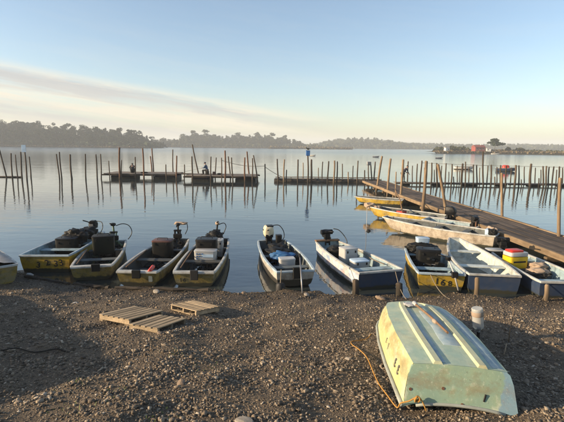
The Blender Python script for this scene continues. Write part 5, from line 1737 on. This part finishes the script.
dgm = Matrix.LocRotScale(DG.location, DG.rotation_euler, None)
DP = lambda x, y, z: dgm @ Vector((x, y, z))
a, b = DP(-.02, 2.80, .522), DP(.13, 1.20, .517)
hs = empty('wooden_stick', a, 0, 'brown wooden stick with white knob lying on the upturned hull', 'stick')
MB().tube([Vector((0, 0, 0)), (b - a) * .5 + Vector((.01, 0, .004)), b - a], [.021, .018, .016], 10).build('shaft', M['stick'], hs, 40)
kd = (b - a).normalized()
MB().tube([-kd * .15, -kd * .11, -kd * .02, kd * .03], [.025, .04, .038, .022], 12).build('knob', M['white'], hs, True)
MB().tube([(b - a) * .60, (b - a) * .64, (b - a) * .70], [.02, .032, .022], 10).build('wrapping', M['canvas'], hs, True)
clutter('pale cloth wad beside the knob of the stick', [(DP(-.10, 2.86, .50), (.10, .08, .03))], 'white', 'cloth_wad', 'cloth', 41)
# orange rope round the left gunwale
rp_ = [(1.42, 6.55), (1.25, 6.40), (1.12, 6.30), (1.10, 6.12), (1.16, 5.85), (1.20, 5.5), (1.20, 5.1), (1.18, 4.7), (1.20, 4.35), (1.24, 4.12)]
P = [Vector((x, y, gz(x, y) + .035)) for x, y in rp_]
P += [DP(-.60, -.03, .06), DP(-.52, -.05, .10), DP(-.44, -.05, .15), DP(-.40, -.05, .13), DP(-.36, -.06, .06), DP(-.345, -.05, .02)]
P = [P[0] + Vector((.10, .18, 0))] + P
PP = []
for i in range(len(P) - 1):                       # smooth the run
    p0, p1, p2, p3 = P[max(i - 1, 0)], P[i], P[i + 1], P[min(i + 2, len(P) - 1)]
    for k in range(4):
        t = k / 4
        PP.append(.5 * ((2 * p1) + (p2 - p0) * t + (2 * p0 - 5 * p1 + 4 * p2 - p3) * t * t + (3 * p1 - p0 - 3 * p2 + p3) * t ** 3))
PP.append(P[-1])
rope('rope', 'orange rope running along the left side of the upturned dinghy', PP, .0075, 'orange', 'rope', 7)
MB_k = DP(-.44, -.055, .13)
kn = MB()
for k in range(3):
    kn.tube([MB_k * 0 + Vector((.026 * math.cos(a_ + k), .015 * math.sin(2 * a_ + k), .026 * math.sin(a_ + k * 1.3))) for a_ in [q * .63 for q in range(11)]], .009, 6)
tag(kn.build('rope_knot', M['orange'], None, True, MB_k), 'orange rope knot hanging at the left corner of the dinghy transom', 'rope')

# bottle on a stake, twig
bt = empty('plastic_bottle', (3.17, 6.41, gz(3.17, 6.41)), 0, 'cloudy plastic bottle stuck upside down on a short stake', 'bottle')
MB().tube([(0, 0, -.15), (0, 0, .10), (-.005, 0, .28)], [.028, .026, .024], 8).build('stake', M['darkwood'], bt)
tl = Matrix.Rotation(R(-8), 3, 'Y')
rings = []
for z_, r_ in ((0, .025), (.025, .026), (.055, .060), (.085, .082), (.12, .085), (.15, .082), (.18, .085), (.27, .083), (.36, .085), (.395, .084), (.402, .078)):
    rings.append([tl @ Vector((r_ * math.cos(t), r_ * math.sin(t), z_)) + Vector((0, 0, .19)) for t in (2 * math.pi * k / 20 for k in range(20))])
MB().loft(rings).build('body', M['bottle'], bt, 40)
rings = [[tl @ Vector((.088 * s_ * math.cos(t), .088 * s_ * math.sin(t), z_)) + Vector((0, 0, .19)) for t in (2 * math.pi * k / 20 for k in range(20))] for z_, s_ in ((.275, 1.005), (.28, 1.03), (.345, 1.03), (.35, 1.005))]
MB().loft(rings, False).build('label_band', M['canvas'], bt, True)
o = rope('twig', 'thin dry twig standing in the shingle right of the bottle', [(3.70, 6.47, gz(3.7, 6.47) - .05), (3.71, 6.48, gz(3.7, 6.47) + .2), (3.74, 6.49, gz(3.7, 6.47) + .42), (3.75, 6.5, gz(3.7, 6.47) + .6)], .009, 'twig', 'twig', 6)
rope('twig', 'bent twig lying on the shingle below the standing twig', [(3.62, 6.38, gz(3.62, 6.38) + .02), (3.45, 6.1, gz(3.45, 6.1) + .03), (3.28, 5.82, gz(3.28, 5.82) + .02)], .009, 'twig', 'twig', 6)
rope('branch', 'dark branch lying in the big shadow at the left', smooth([(x_, y_, gz(x_, y_) + .018 + h_) for x_, y_, h_ in ((-4.6, 5.52, 0), (-4.3, 5.63, .02), (-4.0, 5.55, .0), (-3.75, 5.62, .025), (-3.45, 5.56, .0), (-3.2, 5.66, .01), (-3.05, 5.62, .0))]), .010, 'darkwood', 'branch', 7)


# ---- pallets
def pallet(label, A, B, D, n, along_AB, lift, tone='palwood'):
    A, B, D = (Vector((*p, 0)) for p in (A, B, D))
    ex, ey = (D - A), (B - A)
    c = A + ex / 2 + ey / 2
    a = math.atan2(ey.y, ey.x) - R(90)
    w, l = ex.length, ey.length
    root = empty('wooden_pallet', (c.x, c.y, gz(c.x, c.y) + lift), 0, label, 'pallet', 'pallets on the shingle')
    nrm = Vector((0, .16, 1)).normalized()
    xa = Vector((math.cos(a), math.sin(a), 0))
    xa = (xa - nrm * xa.dot(nrm)).normalized()
    ya = nrm.cross(xa)
    root.rotation_euler = Matrix((xa, ya, nrm)).transposed().to_euler()
    if not along_AB:
        w, l = l, w
        root.rotation_euler = (Matrix((xa, ya, nrm)).transposed() @ Matrix.Rotation(R(90), 3, 'Z')).to_euler()
    for i in (-1, 0, 1):
        MB().box((0, 0, 0), (w - .02, .045, .075), .006).build('stringer', M[tone], root, loc=(0, i * (l / 2 - .035), .04))
    for k in range(n):
        pw = w / n
        MB().box((0, 0, 0), (pw * random.uniform(.70, .80), l, .020), .004).build('slat', M[tone], root, loc=(-w / 2 + pw * (k + .5), random.uniform(-.008, .008), .0885 + random.uniform(0, .003)),
                                                            rot=(0, 0, R(random.uniform(-.5, .5))))
    for k in (-1, 1):
        MB().box((0, 0, 0), (.09, l, .018), .003).build('bottom_board', M[tone], root, loc=(k * (w / 2 - .07), 0, -.008))
    return root


pallet('grey-brown wooden pallet at the left with six slats', (-3.34, 7.46), (-2.93, 8.18), (-2.69, 6.96), 6, True, .03)
pallet('wooden pallet in front, tilted against the left pallet', (-2.58, 6.80), (-2.26, 7.48), (-2.02, 6.48), 5, True, -.02)
pallet('small wooden pallet lying apart on the right', (-2.23, 8.28), (-1.83, 8.73), (-1.66, 7.63), 7, False, .02)


# ================================================================== PEOPLE
def skin_mesh(name, V, E, Rd, sub=2):
    me = bpy.data.meshes.new(name + '_sk')
    me.from_pydata([tuple(v) for v in V], E, [])
    ob = bpy.data.objects.new(name + '_sk', me)
    col.objects.link(ob)
    md = ob.modifiers.new('skin', 'SKIN')
    md.use_smooth_shade = True
    sd = me.skin_vertices[0].data
    for i, r_ in enumerate(Rd):
        sd[i].radius = (r_, r_) if not isinstance(r_, tuple) else r_
        sd[i].use_root = (i == 0)
    ss = ob.modifiers.new('sub', 'SUBSURF')
    ss.levels = ss.render_levels = sub
    dg = bpy.context.evaluated_depsgraph_get()
    dg.update()
    out = bpy.data.meshes.new_from_object(ob.evaluated_get(dg))
    out.name = name
    bpy.data.objects.remove(ob)
    out.materials.clear()
    return out


def person(label, loc, rz, J, coat, hat=None, hood=False):
    """J: joints in local metres, +y is forward"""
    order = ['pelvis', 'waist', 'chest', 'neck', 'jaw', 'crown', 'shL', 'elL', 'wrL', 'haL', 'shR', 'elR', 'wrR', 'haR', 'hipL', 'knL', 'anL', 'toL', 'hipR', 'knR', 'anR', 'toR']
    rad = {'pelvis': (.135, .10), 'waist': (.125, .095), 'chest': (.15, .105), 'neck': .05, 'jaw': .078, 'crown': .085, 'sh': .062, 'el': .042, 'wr': .030, 'ha': .040, 'hip': .085, 'kn': .058, 'an': .042, 'to': .036}
    gr = lambda n, k=1.0: (lambda r_: (r_[0] * k, r_[1] * k) if isinstance(r_, tuple) else r_ * k)(rad.get(n, rad.get(n[:-1])))
    ED = [('pelvis', 'waist'), ('waist', 'chest'), ('chest', 'neck'), ('neck', 'jaw'), ('jaw', 'crown')]
    for s in 'LR':
        ED += [('chest', 'sh' + s), ('sh' + s, 'el' + s), ('el' + s, 'wr' + s), ('wr' + s, 'ha' + s), ('pelvis', 'hip' + s), ('hip' + s, 'kn' + s), ('kn' + s, 'an' + s), ('an' + s, 'to' + s)]
    V = [Vector(J[n]) for n in order]
    E_ = [(order.index(a), order.index(b)) for a, b in ED]
    Rr = [gr(n) for n in order]
    for s in 'LR':                                # five fingers per hand
        h, w = Vector(J['ha' + s]), Vector(J['wr' + s])
        d = (h - w).normalized()
        sd = d.cross(Vector((0, 0, 1)))
        sd = sd.normalized() if sd.length > .1 else Vector((1, 0, 0))
        for k, (o_, ln) in enumerate(((-.030, .07), (-.010, .085), (.010, .08), (.030, .065), (-.055, .045))):
            b = len(V)
            V += [h + sd * o_ + d * (.02 if k < 4 else -.01), h + sd * o_ * 1.1 + d * ln + Vector((0, 0, -.02))]
            Rr += [.010, .008]
            E_ += [(order.index('ha' + s), b), (b, b + 1)]
    body = skin_mesh('person', V, E_, Rr)
    body.materials.append(M['skin'])
    o = obj('person', body, None, loc, (0, 0, rz))
    tag(o, label, 'person')
    # clothing: the same skeleton, a little thicker
    c_or = ['chest', 'waist', 'pelvis', 'shL', 'elL', 'wrL', 'shR', 'elR', 'wrR', 'neck'] + (['jaw'] if hood else [])
    c_ed = [('chest', 'waist'), ('waist', 'pelvis'), ('chest', 'shL'), ('shL', 'elL'), ('elL', 'wrL'), ('chest', 'shR'), ('shR', 'elR'), ('elR', 'wrR'), ('chest', 'neck')] + ([('neck', 'jaw')] if hood else [])
    V2 = [Vector(J[n]) for n in c_or]
    m = skin_mesh('jacket', V2, [(c_or.index(a), c_or.index(b)) for a, b in c_ed], [gr(n, 1.28 if n not in ('neck', 'jaw') else 1.35) for n in c_or])
    m.materials.append(M[coat])
    obj('jacket', m, o)
    t_or = ['pelvis', 'hipL', 'knL', 'anL', 'hipR', 'knR', 'anR']
    t_ed = [('pelvis', 'hipL'), ('hipL', 'knL'), ('knL', 'anL'), ('pelvis', 'hipR'), ('hipR', 'knR'), ('knR', 'anR')]
    m = skin_mesh('trousers', [Vector(J[n]) for n in t_or], [(t_or.index(a), t_or.index(b)) for a, b in t_ed], [gr(n, 1.22) for n in t_or])
    m.materials.append(M['trouser'])
    obj('trousers', m, o)
    for s in 'LR':
        a_, t_ = Vector(J['an' + s]), Vector(J['to' + s])
        MB().tube([a_ + Vector((0, 0, .10)), a_ + Vector((0, 0, -.01)), a_.lerp(t_, .5) + Vector((0, 0, -.01)), t_ + (t_ - a_) * .15], [.062, .062, .055, .038], 10).build('boot', M['blackrub'], o, True)
    hd, jw = Vector(J['crown']), Vector(J['jaw'])
    up = (hd - jw).normalized()
    fw = Vector((0, 1, 0)) - up * up.y
    fw.normalize()
    sd = fw.cross(up)
    hr = MB()
    hc = jw.lerp(hd, .62) - fw * .016
    rings = []
    for q in np.linspace(0, 1, 7):
        r_ = .104 * math.cos(q * 1.5) + .004
        rings.append([hc + up * (-.01 + .125 * math.sin(q * 1.5)) + (sd * math.cos(t) + fw * math.sin(t) * 1.12) * r_ for t in (2 * math.pi * k / 14 for k in range(14))])
    hr.loft(rings)
    if hat:
        h_ = hr.build('hat', M[hat], o, True)
        brim = [hc + up * .0 + (sd * math.cos(t) * .125 + fw * (math.sin(t) * .13 + .04)) for t in (2 * math.pi * k / 16 for k in range(16))]
        MB().loft([brim, [p + up * .012 for p in brim]]).build('brim', M[hat], h_, True)
    else:
        hr.build('hair' if not hood else 'hood', M[coat if hood else 'black'], o, True)
    fc = jw.lerp(hd, .35) + fw * .082
    for k in (-1, 1):
        MB().tube([fc + up * .045 + sd * .032 * k - fw * .01, fc + up * .045 + sd * .032 * k + fw * .004], [.013, .008], 8).build('eye', M['black'], o, True)
        MB().tube([jw.lerp(hd, .45) + sd * .082 * k + up * .03, jw.lerp(hd, .45) + sd * .09 * k - up * .025], [.02, .014], 8).build('ear', M['skin'], o, True)
    MB().tube([fc + up * .04, fc + fw * .024 + up * .008, fc - up * .002], [.009, .016, .01], 8).build('nose', M['skin'], o, True)
    MB().tube([fc - up * .032 - sd * .026 - fw * .006, fc - up * .034 + fw * .003, fc - up * .032 + sd * .026 - fw * .006], .007, 6).build('mouth', M['darkred'], o, True)
    return o


# standing on the walkway at the end of the pier, bent forward to the right
JS = dict(pelvis=(0, -.06, .92), waist=(0, .04, 1.08), chest=(0, .20, 1.28), neck=(0, .33, 1.42), jaw=(0, .40, 1.48), crown=(0, .47, 1.59),
          shL=(-.19, .22, 1.33), elL=(-.25, .36, 1.08), wrL=(-.20, .52, .90), haL=(-.18, .58, .84), shR=(.19, .22, 1.33), elR=(.25, .34, 1.06), wrR=(.20, .50, .88), haR=(.18, .56, .82),
          hipL=(-.10, -.05, .88), knL=(-.12, .02, .50), anL=(-.13, -.06, .09), toL=(-.15, .12, .04), hipR=(.10, -.05, .88), knR=(.12, .05, .50), anR=(.13, .06, .09), toR=(.15, .24, .04))
person('person in dark clothes standing bent forward on the pier end', (12.05, 42.25, .24), R(-75), JS, 'coat_navy')
# angler sitting on a box on the raft, facing left
JA = dict(pelvis=(0, -.08, .48), waist=(0, -.03, .66), chest=(0, .05, .90), neck=(0, .10, 1.07), jaw=(0, .14, 1.15), crown=(0, .16, 1.27),
          shL=(-.19, .06, .96), elL=(-.24, .20, .74), wrL=(-.10, .42, .72), haL=(-.08, .49, .73), shR=(.19, .06, .96), elR=(.25, .18, .74), wrR=(.12, .40, .68), haR=(.10, .47, .69),
          hipL=(-.11, -.04, .47), knL=(-.17, .38, .50), anL=(-.16, .34, .10), toL=(-.17, .52, .05), hipR=(.11, -.04, .47), knR=(.17, .38, .48), anR=(.16, .38, .10), toR=(.17, .56, .05))
person('angler in blue jacket and cap sitting on the right-hand raft', (-8.10, 45.2, .585), R(80), JA, 'coat_blue', 'coat_navy')
gear('seat_box', 'dark box the angler sits on', 'box', (-8.02, 45.2, .583), R(80), (.34, .34, .34), 'charcoal', 'black', .04, False)
rd = rope('fishing_rod', 'thin fishing rod held out to the left by the angler', [(-8.57, 45.28, 1.26), (-9.6, 45.4, 1.08), (-10.6, 45.5, .80)], .012, 'darkwood', 'fishing rod', 6)
gear('crate', 'red crate on the raft right of the angler', 'crate', (-7.3, 45.4, .583), .1, (.36, .3, .32), 'darkred', None, handle=False, latch=False)
clutter('dark low bundle lying right of the red crate', [((-6.75, 45.5, .66), (.22, .2, .09))], 'charcoal', seed=51)
# hunched figure on the left raft, back to the camera
JH = dict(pelvis=(0, -.06, .34), waist=(0, -.04, .50), chest=(0, .04, .70), neck=(0, .14, .84), jaw=(0, .20, .89), crown=(0, .22, 1.00),
          shL=(-.21, .06, .74), elL=(-.29, .20, .52), wrL=(-.14, .36, .48), haL=(-.10, .42, .48), shR=(.21, .06, .74), elR=(.29, .20, .52), wrR=(.14, .36, .48), haR=(.10, .42, .47),
          hipL=(-.12, -.02, .33), knL=(-.22, .34, .44), anL=(-.18, .34, .10), toL=(-.2, .5, .05), hipR=(.12, -.02, .33), knR=(.22, .34, .44), anR=(.18, .34, .10), toR=(.2, .5, .05))
person('hunched person in dark hooded coat sitting on the left raft', (-16.75, 47.4, .565), R(20), JH, 'coat_dark', None, True)
gear('seat_box', 'low dark seat box under the hunched person', 'box', (-16.73, 47.34, .563), R(20), (.36, .30, .22), 'charcoal', 'black', .03, False)
clutter('low dark bundle on the left raft right of the hunched person', [((-15.4, 47.1, .64), (.38, .2, .08))], 'charcoal', seed=52)

# ================================================================== BOATS OUT ON THE LAKE
def small_boat(label, x, y, L_, w, rz, out, inn='in_grey', zg=.4, **kw):
    d = Vector((-math.sin(rz), math.cos(rz), 0)) * L_ / 2
    return Boat(label, (x - d.x, y - d.y), (x + d.x, y + d.y), w * .5, w, w * .8, zg, out, inn, 'rim', rake_n=.3, sheer=.12, rise=.2, group='boats out on the lake', **kw)


small_boat('tiny pale rowing boat on the lake right of the blue post box', 11.4, 163, 2.6, 1.2, R(70), 'white_hull')
small_boat('tiny dark rowing boat on the lake above the pier end', 34.0, 155, 2.4, 1.1, R(60), 'navy')
small_boat('tiny dark rowing boat on the lake left of the spit', 53.6, 146, 2.4, 1.1, R(75), 'navy')
OB = small_boat('dark blue boat with orange cabin behind the right-hand posts', 36.6, 69.5, 3.0, 1.3, R(80), 'navy', zg=.5)
MB().rloft([((0, .1, .35), .42, .55), ((0, .1, .8), .42, .52), ((0, .1, .95), .36, .44), ((0, .1, 1.0), .2, .3)], 16, 4).build('cabin', M['red'], OB.root, 40)
small_boat('white boat with a mast among the right-hand posts', 31.6, 74, 3.2, 1.3, R(85), 'white_hull', zg=.45)
mb2 = small_boat('white masted boat moored before the big pine', 127.0, 255, 4.5, 1.8, R(80), 'white_hull', zg=.6)
MB().tube([(0, .3, .2), (0, .3, 3.2), (0, .3, 6.4)], [.08, .06, .03], 8).build('mast', M['steel'], mb2.root)

# ---- covered boat added unseen past the left edge, shaped to cast the beach shadow
cb = empty('unseen_shadow_boat', (-7.6, 6.15, gz(-7.6, 6.15)), 0, 'unseen tarpaulin-covered boat on blocks, added to cast the long shadow', 'boat')
rings = []
for i in range(15):
    t = i / 14
    y_ = -2.68 + 5.25 * t
    base = -.155 * y_ + .22
    top_ = np.interp(y_, [-2.68, -2.55, -1.18, -.2, .98, 2.0, 2.49, 2.57], [1.4, 1.73, 1.31, .90, .50, .14, -.03, -.06])
    w_ = np.interp(t, [0, .1, .5, .85, 1], [.62, .72, .75, .5, .10])
    rg = []
    for k in range(13):
        q = math.pi * k / 12
        rg.append((w_ * math.cos(q), y_, base + max(.12, top_ - base) * math.sin(q) ** .6 + .015 * math.sin(9 * q + 4 * t)))
    rings.append(rg)
tp_ = MB()
tp_.loft(rings, True, True)
tp_.build('cover', M['tarp_grey'], cb, True)
for y_ in (-1.1, .9):
    for x_ in (-.4, .4):
        MB().box((x_, y_, .02 - .155 * y_), (.28, .3, .5), .02).build('block', M['darkwood'], cb)

# ================================================================== HAZE
hz = MB().box((0, 0, 22), (5200, 5200, 48)).build('haze', M['land'])
hz.data.materials.clear()
hm = bpy.data.materials.new('morning_haze')
hm.use_nodes = True
ht = hm.node_tree
for n in list(ht.nodes):
    ht.nodes.remove(n)
pv = nd(ht, 'ShaderNodeVolumePrincipled')
pv.inputs['Color'].default_value = (.90, .955, 1.0, 1)
pv.inputs['Density'].default_value = .00052
pv.inputs['Anisotropy'].default_value = 0.0
om = nd(ht, 'ShaderNodeOutputMaterial')
ht.links.new(pv.outputs[0], om.inputs['Volume'])
hz.data.materials.append(hm)
tag(hz, 'thin morning haze over the lake', 'haze', kind='stuff')
